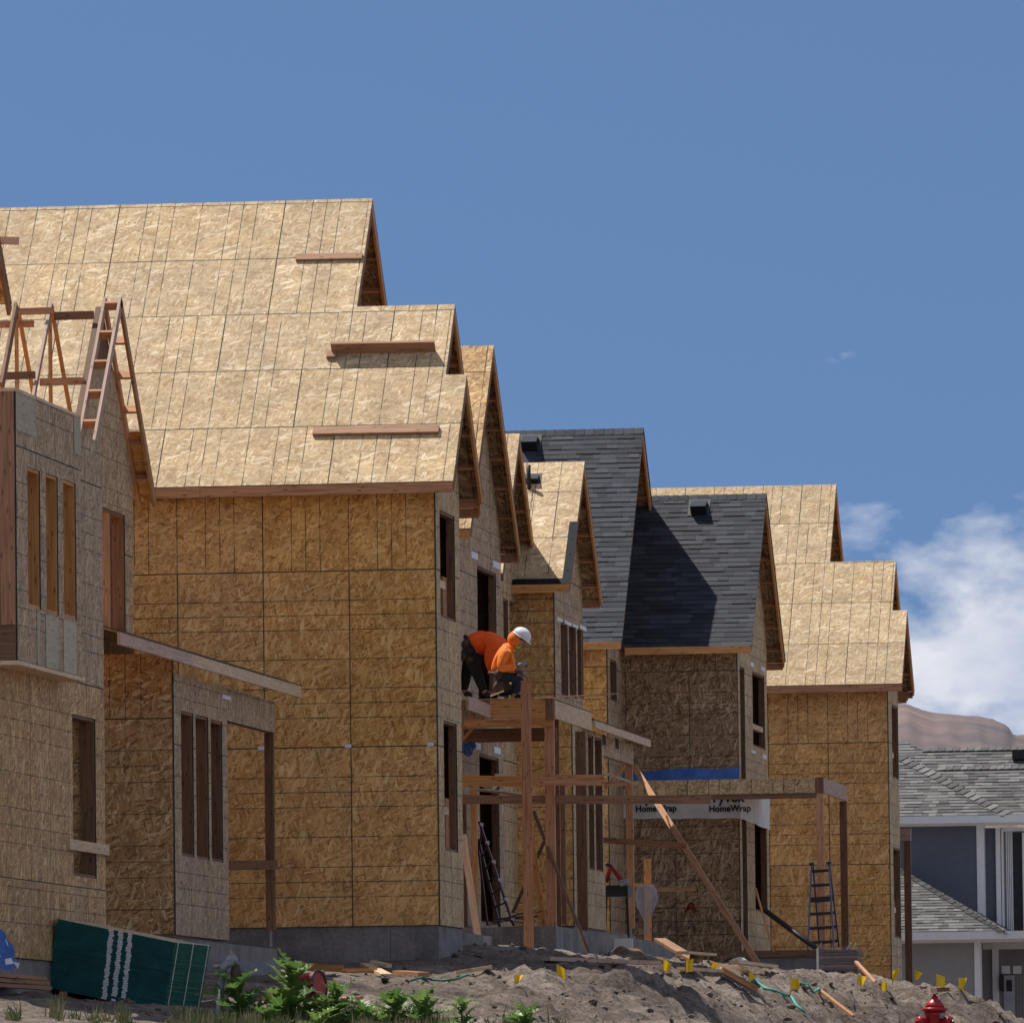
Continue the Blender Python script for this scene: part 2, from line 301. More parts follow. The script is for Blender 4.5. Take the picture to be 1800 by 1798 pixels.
# ------------------------------------------------------------------ mesh helpers
def base_of(p):
    v = Vector((0,0,0))
    while p is not None: v += p.location; p = p.parent
    return v
class MB:
    """collects faces; uv in metres; slot = material slot"""
    def __init__(s): s.v=[]; s.f=[]; s.uv=[]; s.m=[]
    def face(s, pts, uvs=None, slot=0):
        i=len(s.v); s.v += [Vector(p) for p in pts]; s.f.append(tuple(range(i,i+len(pts))))
        s.uv.append(uvs if uvs else [(0,0)]*len(pts)); s.m.append(slot); return s
    def prism(s, poly, n, th, uvs=None, side=1):
        """poly: 3D points on the outer face (counter-clockwise seen from n); grows th behind it"""
        n=Vector(n); top=[Vector(p) for p in poly]; bot=[p-n*th for p in top]
        s.face(top, uvs, 0); s.face(bot[::-1], uvs[::-1] if uvs else None, 0)
        k=len(top)
        for i in range(k):
            j=(i+1)%k
            s.face([top[j],top[i],bot[i],bot[j]], [(0,0)]*4, side)
        return s
    def box(s, a, b, slot=0):
        (x0,y0,z0),(x1,y1,z1)=a,b
        if x0>x1:x0,x1=x1,x0
        if y0>y1:y0,y1=y1,y0
        if z0>z1:z0,z1=z1,z0
        dx,dy,dz=x1-x0,y1-y0,z1-z0
        def q(p,ud):
            return s.face(p,[(0,0),(ud[0],0),(ud[0],ud[1]),(0,ud[1])],slot)
        # long side runs along u
        def qq(p,a_,b_):
            if a_>=b_: s.face(p,[(0,0),(a_,0),(a_,b_),(0,b_)],slot)
            else: s.face(p,[(0,0),(0,a_),(b_,a_),(b_,0)],slot)
        qq([(x0,y0,z0),(x1,y0,z0),(x1,y0,z1),(x0,y0,z1)],dx,dz)
        qq([(x1,y1,z0),(x0,y1,z0),(x0,y1,z1),(x1,y1,z1)],dx,dz)
        qq([(x1,y0,z0),(x1,y1,z0),(x1,y1,z1),(x1,y0,z1)],dy,dz)
        qq([(x0,y1,z0),(x0,y0,z0),(x0,y0,z1),(x0,y1,z1)],dy,dz)
        qq([(x0,y0,z1),(x1,y0,z1),(x1,y1,z1),(x0,y1,z1)],dx,dy)
        qq([(x0,y1,z0),(x1,y1,z0),(x1,y0,z0),(x0,y0,z0)],dx,dy)
        return s
    def beam(s, a, b, w, h, up=(0,0,1), slot=0):
        """board from a to b (centre line); w across, h along up"""
        a,b=Vector(a),Vector(b); d=b-a; L=d.length; d.normalize(); up=Vector(up)
        r=d.cross(up); 
        if r.length<1e-4: r=d.cross(Vector((1,0,0)))
        r.normalize(); u=r.cross(d); r*=w/2; u*=h/2
        c=[a-r-u,a+r-u,a+r+u,a-r+u]; e=[p+(b-a) for p in c]
        for i,wd in ((0,w),(1,h),(2,w),(3,h)):
            j=(i+1)%4
            s.face([c[i],c[j],e[j],e[i]][::-1],[(L,0),(L,wd),(0,wd),(0,0)],slot)
        s.face(c,[(0,0),(.02,0),(.02,.1),(0,.1)],slot); s.face(e[::-1],[(0,0),(.02,0),(.02,.1),(0,.1)],slot)
        return s
    def tube(s, pts, r, n=8, slot=0, cap=True):
        pts=[Vector(p) for p in pts]; rs=r if isinstance(r,(list,tuple)) else [r]*len(pts)
        rings=[]; ref=Vector((0.13,0.2,1)).normalized()
        for i,p in enumerate(pts):
            d=(pts[min(i+1,len(pts)-1)]-pts[max(i-1,0)])
            if d.length<1e-7: d=Vector((0,0,1))
            d.normalize(); a=d.cross(ref)
            if a.length<.05: a=d.cross(Vector((1,0,0)))
            a.normalize(); b=d.cross(a)
            rings.append([p+(a*math.cos(2*math.pi*k/n)+b*math.sin(2*math.pi*k/n))*rs[i] for k in range(n)])
        i0=len(s.v)
        for R in rings: s.v+=R
        L=0
        for i in range(len(rings)-1):
            for k in range(n):
                k2=(k+1)%n
                s.f.append((i0+i*n+k,i0+i*n+k2,i0+(i+1)*n+k2,i0+(i+1)*n+k)); s.uv.append([(0,0)]*4); s.m.append(slot)
        if cap:
            s.f.append(tuple(i0+k for k in range(n))[::-1]); s.uv.append([(0,0)]*n); s.m.append(slot)
            e=i0+(len(rings)-1)*n; s.f.append(tuple(e+k for k in range(n))); s.uv.append([(0,0)]*n); s.m.append(slot)
        return s
    def lathe(s, c, prof, n=20, slot=0):
        """prof: [(r,z)] about vertical axis at c"""
        c=Vector(c); return s.tube([c+Vector((0,0,z)) for r,z in prof],[max(r,.0005) for r,z in prof],n,slot)
def obj(name, mb, mats, parent=None, smooth=False, loc=None):
    base = base_of(parent) if parent else (Vector(loc) if loc is not None else None)
    if base is None:
        base = Vector((0,0,0))
        if mb.v:
            xs=[p.x for p in mb.v]; ys=[p.y for p in mb.v]; zs=[p.z for p in mb.v]
            base = Vector(((min(xs)+max(xs))/2,(min(ys)+max(ys))/2,min(zs)))
    me = bpy.data.meshes.new(name)
    me.from_pydata([tuple(p-base) for p in mb.v], [], mb.f)
    ul = me.uv_layers.new(name='UVMap')
    flat=[c for fu in mb.uv for u in fu for c in u]
    ul.data.foreach_set('uv', flat)
    if isinstance(mats,str): mats=[mats]
    for m in mats: me.materials.append(MATS[m])
    me.polygons.foreach_set('material_index', mb.m)
    if smooth: me.polygons.foreach_set('use_smooth',[True]*len(me.polygons))
    me.update()
    o = bpy.data.objects.new(name, me); COL.objects.link(o)
    if parent: o.parent = parent
    else: o.location = base
    return o
def thing(name, label, cat, loc, group=None):
    o = bpy.data.objects.new(name, None); COL.objects.link(o); o.location = loc; o.empty_display_size=.3
    o['label']=label; o['category']=cat
    if group: o['group']=group
    return o
def tag(o, label, cat, group=None):
    o['label']=label; o['category']=cat
    if group: o['group']=group
    return o
def clip(poly, reg):
    """Sutherland-Hodgman, convex ccw region"""
    out=poly
    for i in range(len(reg)):
        a=reg[i]; b=reg[(i+1)%len(reg)]; inp=out; out=[]
        if not inp: return []
        def side(p): return (b[0]-a[0])*(p[1]-a[1])-(b[1]-a[1])*(p[0]-a[0])
        for k in range(len(inp)):
            p=inp[k]; q=inp[(k+1)%len(inp)]; sp,sq=side(p),side(q)
            if sp>=-1e-9: out.append(p)
            if (sp>1e-9 and sq<-1e-9) or (sp<-1e-9 and sq>1e-9):
                t=sp/(sp-sq); out.append((p[0]+(q[0]-p[0])*t,p[1]+(q[1]-p[1])*t))
    if len(out)<3: return []
    A=sum(out[k][0]*out[(k+1)%len(out)][1]-out[(k+1)%len(out)][0]*out[k][1] for k in range(len(out)))/2
    return out if A>4e-4 else []
def rect(a,b,c,d): return [(a,c),(b,c),(b,d),(a,d)]
def cut(r, holes):
    rs=[r]
    for h in holes:
        nr=[]
        for (a,b,c,d) in rs:
            x0,x1,y0,y1=max(a,h[0]),min(b,h[1]),max(c,h[2]),min(d,h[3])
            if x0>=x1 or y0>=y1: nr.append((a,b,c,d)); continue
            if c<y0: nr.append((a,b,c,y0))
            if y1<d: nr.append((a,b,y1,d))
            if a<x0: nr.append((a,x0,y0,y1))
            if x1<b: nr.append((x1,b,y0,y1))
        rs=nr
    return [r for r in rs if r[1]-r[0]>.004 and r[3]-r[2]>.004]
GAP=.0035; TH=.012
def panels(parent, mapf, n, cells, regions, holes, mat, name='osb_panel', lift=0.0):
    """cells: (a,b,c,d,orient) sheets in plane coordinates; orient 'h' long side along first axis"""
    n=Vector(n); cnt=0
    for (a,b,c,d,o) in cells:
        pcs=[]
        for r in cut((a+GAP,b-GAP,c+GAP,d-GAP),holes):
            for reg in regions:
                pl=clip(rect(*r),reg)
                if pl: pcs.append((pl,(min(p[0] for p in pl),max(p[0] for p in pl),min(p[1] for p in pl),max(p[1] for p in pl))))
        groups=[]
        for pc in pcs:
            B=pc[1]; hit=[g for g in groups if any(B[0]<=q[1]+.002 and q[0]<=B[1]+.002 and B[2]<=q[3]+.002 and q[2]<=B[3]+.002 for _,q in g)]
            new=[pc]
            for g in hit: new+=g; groups.remove(g)
            groups.append(new)
        for g in groups:
            mb=MB(); j=random.uniform(0,.002)
            for pl,_ in g:
                if o=='h': uv=[(p[0]-a,p[1]-c) for p in pl]
                else:
                    k=2.4384/(d-c) if 1.9<d-c<3.2 else 1.0
                    uv=[((p[1]-c)*k,p[0]-a) for p in pl]
                mb.prism([mapf(*p)+n*(TH+j+lift) for p in pl],n,TH,uv,1)
            obj(name,mb,[mat,'osb_edge'],parent); cnt+=1
    return cnt
def grid(u0,u1,v0,rows,anchor,wv=1.2192,wh=2.4384,stag=None):
    """rows: list of (height, orient)"""
    cells=[]; v=v0
    for k,(h,o) in enumerate(rows):
        w = wv if o=='v' else wh
        off=(stag[k] if stag else 0.0)
        i0=math.floor((u0-anchor-off)/w); i1=math.ceil((u1-anchor-off)/w)
        for i in range(i0,i1): cells.append((anchor+off+i*w,anchor+off+(i+1)*w,v,v+h,o))
        v+=h
    return cells
def wallY(house, Y, x0, x1, z0, z1, rows, anchor, holes=(), regions=None, mat='osb_wall', name='wall', stag=None):
    """sheathed wall facing the camera side (-Y)"""
    mb=MB(); mp=lambda u,v: Vector((u,Y,v))
    regions=regions or [rect(x0,x1,z0,z1)]
    for reg in regions:
        xs=[p[0] for p in reg]; ys=[p[1] for p in reg]
        for r in cut((min(xs),max(xs),min(ys),max(ys)),holes):
            pl=clip(rect(*r),reg)
            if pl: mb.prism([mp(*p)+Vector((0,.004,0)) for p in pl],(0,-1,0),.09,None,0)
    w=obj(name,mb,'fir_dark',house)
    panels(w,mp,(0,-1,0),grid(x0,x1,z0,rows,anchor,stag=stag),regions,holes,mat)
    return w
def wallX(house, X, y0, y1, z0, z1, rows, anchor, holes=(), regions=None, mat='osb_wall', name='wall', stag=None, openings=True):
    """sheathed wall facing the street (+X)"""
    mb=MB(); mp=lambda u,v: Vector((X,u,v))
    regions=regions or [rect(y0,y1,z0,z1)]
    for reg in regions:
        xs=[p[0] for p in reg]; ys=[p[1] for p in reg]
        for r in cut((min(xs),max(xs),min(ys),max(ys)),holes):
            pl=clip(rect(*r),reg)
            if pl: mb.prism([mp(*p)-Vector((.004,0,0)) for p in pl],(1,0,0),.09,None,0)
    w=obj(name,mb,'fir_dark',house)
    panels(w,mp,(1,0,0),grid(y0,y1,z0,rows,anchor,stag=stag),regions,holes,mat)
    if openings:
        for h in holes: opening(house,X,h)
    return w
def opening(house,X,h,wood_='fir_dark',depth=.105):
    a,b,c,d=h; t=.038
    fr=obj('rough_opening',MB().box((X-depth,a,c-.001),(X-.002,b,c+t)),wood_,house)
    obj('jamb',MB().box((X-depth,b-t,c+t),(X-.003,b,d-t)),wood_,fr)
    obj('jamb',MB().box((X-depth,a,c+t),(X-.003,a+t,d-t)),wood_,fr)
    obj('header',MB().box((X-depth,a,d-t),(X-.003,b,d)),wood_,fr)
    return fr
def box_part(house,name,a,b,mat): return obj(name,MB().box(a,b),mat,house)
class Slope:
    """camera-facing roof plane: from eave (Ye,Ze) rising with slope t away from the camera"""
    def __init__(s,Ye,Ze,t): s.Ye=Ye; s.Ze=Ze; s.t=t; q=math.hypot(1,t); s.c=1/q; s.s=t/q; s.n=Vector((0,-s.s,s.c)); s.p0=Vector((0,Ye,Ze))
    def hit(s,px,py): return PP(px,py,s.p0,s.n)
    def at(s,x,v): return Vector((x,s.Ye+v*s.c,s.Ze+v*s.s))
    def v_of(s,p): return (p.y-s.Ye)/s.c
def gable_ends(house, roof, sl, apex, X0, Xw, Zbot=None, th=.016, barge='fir_orange', near=True, overh_far=None):
    """far roof plane under the ridge, barge boards, lookout blocks. apex: ridge end point (on top of deck)"""
    Zb = sl.Ze if Zbot is None else Zbot
    t,c,s = sl.t,sl.c,sl.s
    Yf = apex.y+(apex.z-Zb)/t
    nf=Vector((0,s,c)); nn=Vector((0,-s,c))
    top=Vector((0,apex.y,apex.z)); bot=Vector((0,Yf,Zb))
    def P(x,p,off=0.0): return Vector((x,p.y,p.z))+nf*off
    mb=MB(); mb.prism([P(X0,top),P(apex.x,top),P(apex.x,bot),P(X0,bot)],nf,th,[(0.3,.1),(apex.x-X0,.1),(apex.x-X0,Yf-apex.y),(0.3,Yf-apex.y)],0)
    obj('roof_deck',mb,['osb_shaded'],roof)  # shade under the eaves carried by the darker deck colour
    hb=.14
    def bar(p,q,nrm,x,nm,w=.038,mat=barge):
        o=nrm*(-(th+hb/2+.002)); obj(nm,MB().beam(Vector((x,p.y,p.z))+o,Vector((x,q.y,q.z))+o,w,hb,nrm),mat,roof)
    dfar=(bot-top).normalized()
    bar(top+dfar*.02,bot,nf,apex.x-.022,'barge_board')
    near_bot=Vector((0,apex.y-(apex.z-Zb)/t,Zb))
    if near: 
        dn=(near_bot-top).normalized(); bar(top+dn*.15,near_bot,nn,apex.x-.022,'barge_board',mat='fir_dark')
    # lookout blocks under the overhang, both sides
    Lf=(bot-top).length
    k=.42
    while k<Lf-.1:
        p=top+dfar*k+nf*(-(th+.05)); obj('lookout',MB().beam((Xw+.005,p.y,p.z),(apex.x-.042,p.y,p.z),.038,.089,nf),'fir',roof)
        if near:
            p=top+dn*k+nn*(-(th+.06)); obj('lookout',MB().beam((Xw+.005,p.y,p.z),(apex.x-.042,p.y,p.z),.038,.089,nn),'fir',roof)
        k+=.6096
    # eave return block
    pf=bot+nf*(-(th+.075))
    obj('fascia',MB().beam((X0,Yf-.02,Zb-.085),(apex.x-.042,Yf-.02,Zb-.085),.038,.14,(0,0,1)),'fir',roof)
    return Yf

# ================================================================== houses
TT = 1.04
SH=2.4384; HW=1.2192
def near_roof(house, sl, regions, mat='osb_roof', stag=None, anchor=0.0, sheets=True, rows=None):
    """near slope: deck below, sheets on top"""
    mb=MB()
    for reg in regions:
        mb.prism([sl.at(*p)-sl.n*.003 for p in reg],sl.n,.02,[(p[0]*.4+9,p[1]*.4) for p in reg],0)
    roof=obj('roof',mb,['fir'],house)
    if sheets:
        u0=min(p[0] for r in regions for p in r); u1=max(p[0] for r in regions for p in r); v1=max(p[1] for r in regions for p in r)
        nr=math.ceil(v1/HW); rows=[(HW,'h')]*nr
        panels(roof,sl.at,sl.n,grid(u0,u1,0.0,rows,anchor,stag=stag or [random.choice((0,.61,1.22,1.83)) for _ in range(nr)]),regions,[],mat)
    return roof
def gable_poly(y0,y1,z0,sl,ya,drop=.03):
    """street wall outline under a gable with ridge at ya, near eave line of sl"""
    Yf=2*ya-sl.Ye
    zr=lambda y: (sl.Ze+sl.t*(y-sl.Ye) if y<=ya else sl.Ze+sl.t*(Yf-y))-drop
    pts=[(y0,z0),(y1,z0)]
    if y1>ya: pts+=[(y1,zr(y1)),(ya,zr(ya))]
    else: pts+=[(y1,zr(y1))]
    if y0<ya: pts+=[(y0,zr(y0))]
    return pts
def fascia(house,sl,x0,x1,mat='fir',h=.14):
    L=x1-x0; n=max(1,round(L/3.6))
    for i in range(n):
        a=x0+L*i/n; b=x0+L*(i+1)/n-.004
        obj('fascia',MB().box((a,sl.Ye-.034,sl.Ze-h-.004),(b,sl.Ye+.004,sl.Ze-.004)),mat,house)
def shell(house,x0,x1,y0,y1,z0,z1,floors,sides='LFB'):
    """plain enclosing walls and floors so that rooms are closed"""
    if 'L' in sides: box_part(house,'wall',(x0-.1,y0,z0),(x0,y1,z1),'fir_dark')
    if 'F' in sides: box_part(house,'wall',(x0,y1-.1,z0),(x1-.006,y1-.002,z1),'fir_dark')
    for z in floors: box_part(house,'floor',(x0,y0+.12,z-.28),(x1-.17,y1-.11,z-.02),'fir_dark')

def stepped(label, Yw, corner, zf_y, seam_y, eave, apexes, XL, far_px, wins, base_mat='osb_wall'):
    C=PY(*corner,Yw); XW=C.x; zf=PY(corner[0],zf_y,Yw).z
    zs=[PY(corner[0],y,Yw).z for y in seam_y]
    H=thing('townhouse',label,'house',(XW-3,Yw+4,zf-.4))
    E=PY(*eave,Yw-.35); sl=Slope(Yw-.35,E.z,TT)
    A=[sl.hit(*a) for a in apexes]; V=[sl.v_of(a) for a in A]
    X3=(A[2].x+E.x)/2; A[2].x=X3
    regs=[rect(XL,X3,0,V[2]),rect(XL,A[1].x,V[2],V[1]),rect(XL,A[0].x,V[1],V[0])]
    roof=near_roof(H,sl,regs,anchor=X3-.55)
    print(label[:20],'XW %.2f zf %.2f Ze %.2f'%(XW,zf,E.z),[tuple(round(c,2) for c in a) for a in A],'E',tuple(round(c,2) for c in E),'seams',zs)
    ztop=E.z+TT*.35-.03
    rows=[(zs[0]-zf,'v'),(zs[1]-zs[0],'v'),(1.2192,'h')]
    wallY(H,Yw,XL,XW,zf,ztop,rows,XW,mat=base_mat,stag=[0,0,0])
    Yf3=2*A[2].y-sl.Ye; y1=Yf3-.35
    hs=[]
    for (xa,xb,ya,yb) in wins:
        p=PX(xa,ya,XW); q=PX(xb,yb,XW); hs.append((p.y,q.y,min(p.z,q.z),max(p.z,q.z)))
    # heights read at the middle of the opening
    hs=[]
    for (xa,xb,yt,ybm) in wins:
        m=(xa+xb)/2; hs.append((PX(xa,yt,XW).y,min(PX(xb,yt,XW).y,y1-.06),PX(m,ybm,XW).z,PX(m,yt,XW).z))
    poly=gable_poly(Yw+.0,y1,zf,sl,A[2].y)
    wallX(H,XW,Yw,y1,zf,A[2].z,[(zs[0]-zf,'v'),(zs[1]-zs[0],'v'),(HW*2,'v')],Yw,holes=hs,regions=[poly],mat='osb_pale')
    for h in hs:   # loose blocking seen in the opening
        zz=h[2]+.28*(h[3]-h[2]); box_part(H,'window_blocking',(XW-.13,h[0]+.04,zz),(XW-.02,h[1]-.5*(h[1]-h[0]),zz+.11),'fir_pale')
        box_part(H,'cripple_stud',(XW-.14,h[1]-.3*(h[1]-h[0]),h[2]+.04),(XW-.1,h[1]-.04,h[2]+.42*(h[3]-h[2])),'fir')
    for i in (0,1):
        xw=A[i].x-.38; yf=2*A[i].y-sl.Ye-.35
        yp=2*A[i+1].y-sl.Ye-.36; zr_=lambda y: (sl.Ze+sl.t*(y-sl.Ye) if y<=A[i].y else sl.Ze+sl.t*(2*A[i].y-sl.Ye-y))-.03
        regs=[[(yp,zf),(yf,zf),(yf,zr_(yf)),(A[i].y,zr_(A[i].y)),(yp,zr_(yp))],[(A[i+1].y,sl.Ze-.2),(yp-.002,sl.Ze-.2),(yp-.002,zr_(yp)),(A[i+1].y,zr_(A[i+1].y))]]
        if yp>A[i].y: regs=[[(yp,zf),(yf,zf),(yf,zr_(yf)),(yp,zr_(yp))],[(A[i+1].y,sl.Ze-.2),(yp-.002,sl.Ze-.2),(yp-.002,zr_(yp)),(A[i].y,zr_(A[i].y)),(A[i+1].y,zr_(A[i+1].y))]]
        wallX(H,xw,A[i+1].y,yf,zf,A[i].z,[(zs[0]-zf,'v'),(SH,'v'),(SH,'v'),(SH,'v')],Yw,regions=regs,mat='osb_wall')
    for i in (0,1,2):
        x0=XL if i==0 else A[i-1].x-.38
        gable_ends(H,roof,sl,A[i],x0,(A[i].x-.38 if i<2 else XW))
    fascia(H,sl,XL,X3)
    box_part(H,'wall',(A[1].x-.42,y1-.1,zf),(XW-.006,y1-.004,sl.Ze),'fir_dark'); yq=2*A[1].y-sl.Ye-.36; box_part(H,'wall',(A[0].x-.42,yq-.1,zf),(A[1].x-.39,yq-.004,sl.Ze),'fir_dark')
    yfar=2*A[0].y-sl.Ye-.35
    shell(H,XL,A[0].x-.38,Yw,yfar,zf,ztop,[zf+.02,zs[0]])
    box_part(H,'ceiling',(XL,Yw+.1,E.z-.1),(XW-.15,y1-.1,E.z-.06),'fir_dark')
    # concrete stem wall in pours
    x=XL; k=0
    while x<XW-.02:
        x2=min(x+1.62,XW-.012); box_part(H,'foundation',(x,Yw+.012+.002*(k%2),zf-1.7),(x2-.006,Yw+.3,zf-.002),'concrete'); x=x2+.0; k+=1
        if XW-.012-x<.05: break
    box_part(H,'foundation',(XW-.3,Yw+.018,zf-1.7),(XW-.012,y1,zf-.003),'concrete')
    box_part(H,'foundation',(XL,Yw+.31,zf-1.7),(XW-.32,yfar,zf-.004),'concrete')
    return H,dict(XW=XW,zf=zf,zs=zs,sl=sl,A=A,y1=y1,E=E)
osb('osb_pale', [(0,(.20,.11,.045)),(.2,(.38,.25,.12)),(.5,(.50,.355,.19)),(.8,(.58,.43,.25)),(1,(.70,.56,.36))], lines=.8, contrast=.9)

XL=-27.5
H2,h2=stepped('big unfinished house in bare strand board sheathing with three stepped gables, left of the workers',122.0,(768,1250),1626,(1310,1000),(797,847),((655,350),(800,536),(820,659)),XL,813,
   [(771,797,902,1088),(778,801,1269,1496)])
for (x_,y_) in ((459,1315),(612,1311),(757,1308)):
    q_=PY(x_,y_,121.98); box_part(H2,'seam_label',(q_.x-.045,121.975,q_.z-.025),(q_.x+.045,121.978,q_.z+.025),'tape_white')
H5,h5=stepped('strand board house with stepped gables at the far end, beside the finished grey house',178.4,(1563,1450),1733,(1518,1304),(1583,1202),((1470,852),(1575,986),(1597,1073)),XL,1583,
   [(1566,1578,1241,1368),(1569,1581,1490,1648)])

# ---- house three: near gable, second gable, mostly seen from the street side
def w3():
    E=PY(827,930,134.0); sl=Slope(134.0,E.z,1.03); A=sl.hit(868,608); X=(A.x+E.x)/2; A.x=X
    Yf=2*A.y-sl.Ye; zf=PY(845,1626,134.5).z
    XW=PX(879.5,1050,0.0001).x if False else PY(879.5,1050,Yf-.35).x
    H=thing('townhouse','narrow strand board house with scaffold boards and a half built porch, behind the workers','house',(XW-3,138,zf-.4))
    print('H3',tuple(A),'Yf',Yf,'XW',XW,'E',tuple(E),'zf',zf)
    v=sl.v_of(A)
    roof=near_roof(H,sl,[rect(XL,X,0,v)],mat='osb_old',anchor=X-.7)
    gable_ends(H,roof,sl,A,XL,XW)
    fascia(H,sl,XL,X,'fir_orange')
    zm=PX(845,1290,XW).z
    poly=gable_poly(134.35,Yf-.35,zf,sl,A.y)
    def hole(xa,xb,yt,yb):
        m=(xa+xb)/2; return (PX(xa,yt,XW).y,PX(xb,yt,XW).y,PX(m,yb,XW).z,PX(m,yt,XW).z)
    hs=[hole(837,870,1001,1250),hole(841,875,1328,1624)]
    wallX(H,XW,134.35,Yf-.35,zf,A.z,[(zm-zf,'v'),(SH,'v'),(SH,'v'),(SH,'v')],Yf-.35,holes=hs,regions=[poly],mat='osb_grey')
    wallY(H,134.35,XL,XW,zf,E.z+.3,[(zm-zf,'v'),(SH,'v'),(SH,'h')],XW)
    shell(H,XL,XW,134.4,Yf-.35,zf,E.z+.2,[zf+.02,zm])
    box_part(H,'ceiling',(XL,134.5,E.z-.1),(XW-.15,Yf-.5,E.z-.06),'fir_dark')
    for (xa,xb,ya,yb) in ((829,840,972,983),(867,879,988,1000),(834,845,1306,1317),(869,880,1314,1325)):
        p=PX(xa,(ya+yb)/2,XW+.016); q=PX(xb,(ya+yb)/2,XW+.016); zt=PX((xa+xb)/2,ya,XW).z; zb=PX((xa+xb)/2,yb,XW).z
        box_part(H,'tape_patch',(XW+.015,p.y,zb),(XW+.018,q.y,zt),'tape_white')
    # second, smaller gable further along
    far=PZ(950,1038,sl.Ze); Yf2=far.y; Xe=far.x
    t=1.03; n=Vector((0,t,1)).normalized(); P0=Vector((0,Yf2,sl.Ze)); A2=PP(913,763,P0,n); A2.x=(A2.x+Xe)/2
    sl2=Slope(2*A2.y-Yf2,sl.Ze,t)
    print('H3c',tuple(A2),Yf2,sl2.Ye)
    XW2=PX(914,1050,0.5).x if False else PY(914.5,1050,Yf2-.36).x
    roof2=near_roof(H,sl2,[rect(XL,A2.x,0,sl2.v_of(A2))],anchor=A2.x-.4)
    gable_ends(H,roof2,sl2,A2,XL,XW2)
    def hole2(xa,xb,yt,yb):
        m=(xa+xb)/2; return (PX(xa,yt,XW2).y,PX(xb,yt,XW2).y,PX(m,yb,XW2).z,PX(m,yt,XW2).z)
    hs=[hole2(883,891,1053,1235),hole2(894,907,1058,1235)]
    y0=Yf-.33
    poly=gable_poly(y0,Yf2-.36,zf,sl2,A2.y)
    wallX(H,XW2,y0,Yf2-.36,zf,A2.z,[(zm-zf,'v'),(SH,'v'),(SH,'v'),(SH,'v')],Yf2-.36,holes=hs,regions=[poly],mat='osb_pale')
    shell(H,XL,XW2,y0,Yf2-.36,zf,sl.Ze+.2,[zm])
    box_part(H,'ceiling',(XL,y0+.1,sl.Ze-.1),(XW2-.15,Yf2-.5,sl.Ze-.06),'fir_dark')
    box_part(H,'foundation',(XL,134.36,zf-1.6),(XW-.01,Yf-.36,zf-.003),'concrete')
    box_part(H,'foundation',(XL,Yf-.355,zf-1.6),(XW2-.01,Yf2-.37,zf-.004),'concrete')
    return H,dict(XW=XW,zf=zf,zm=zm,Yf=Yf,sl=sl)
H3,h3=w3()
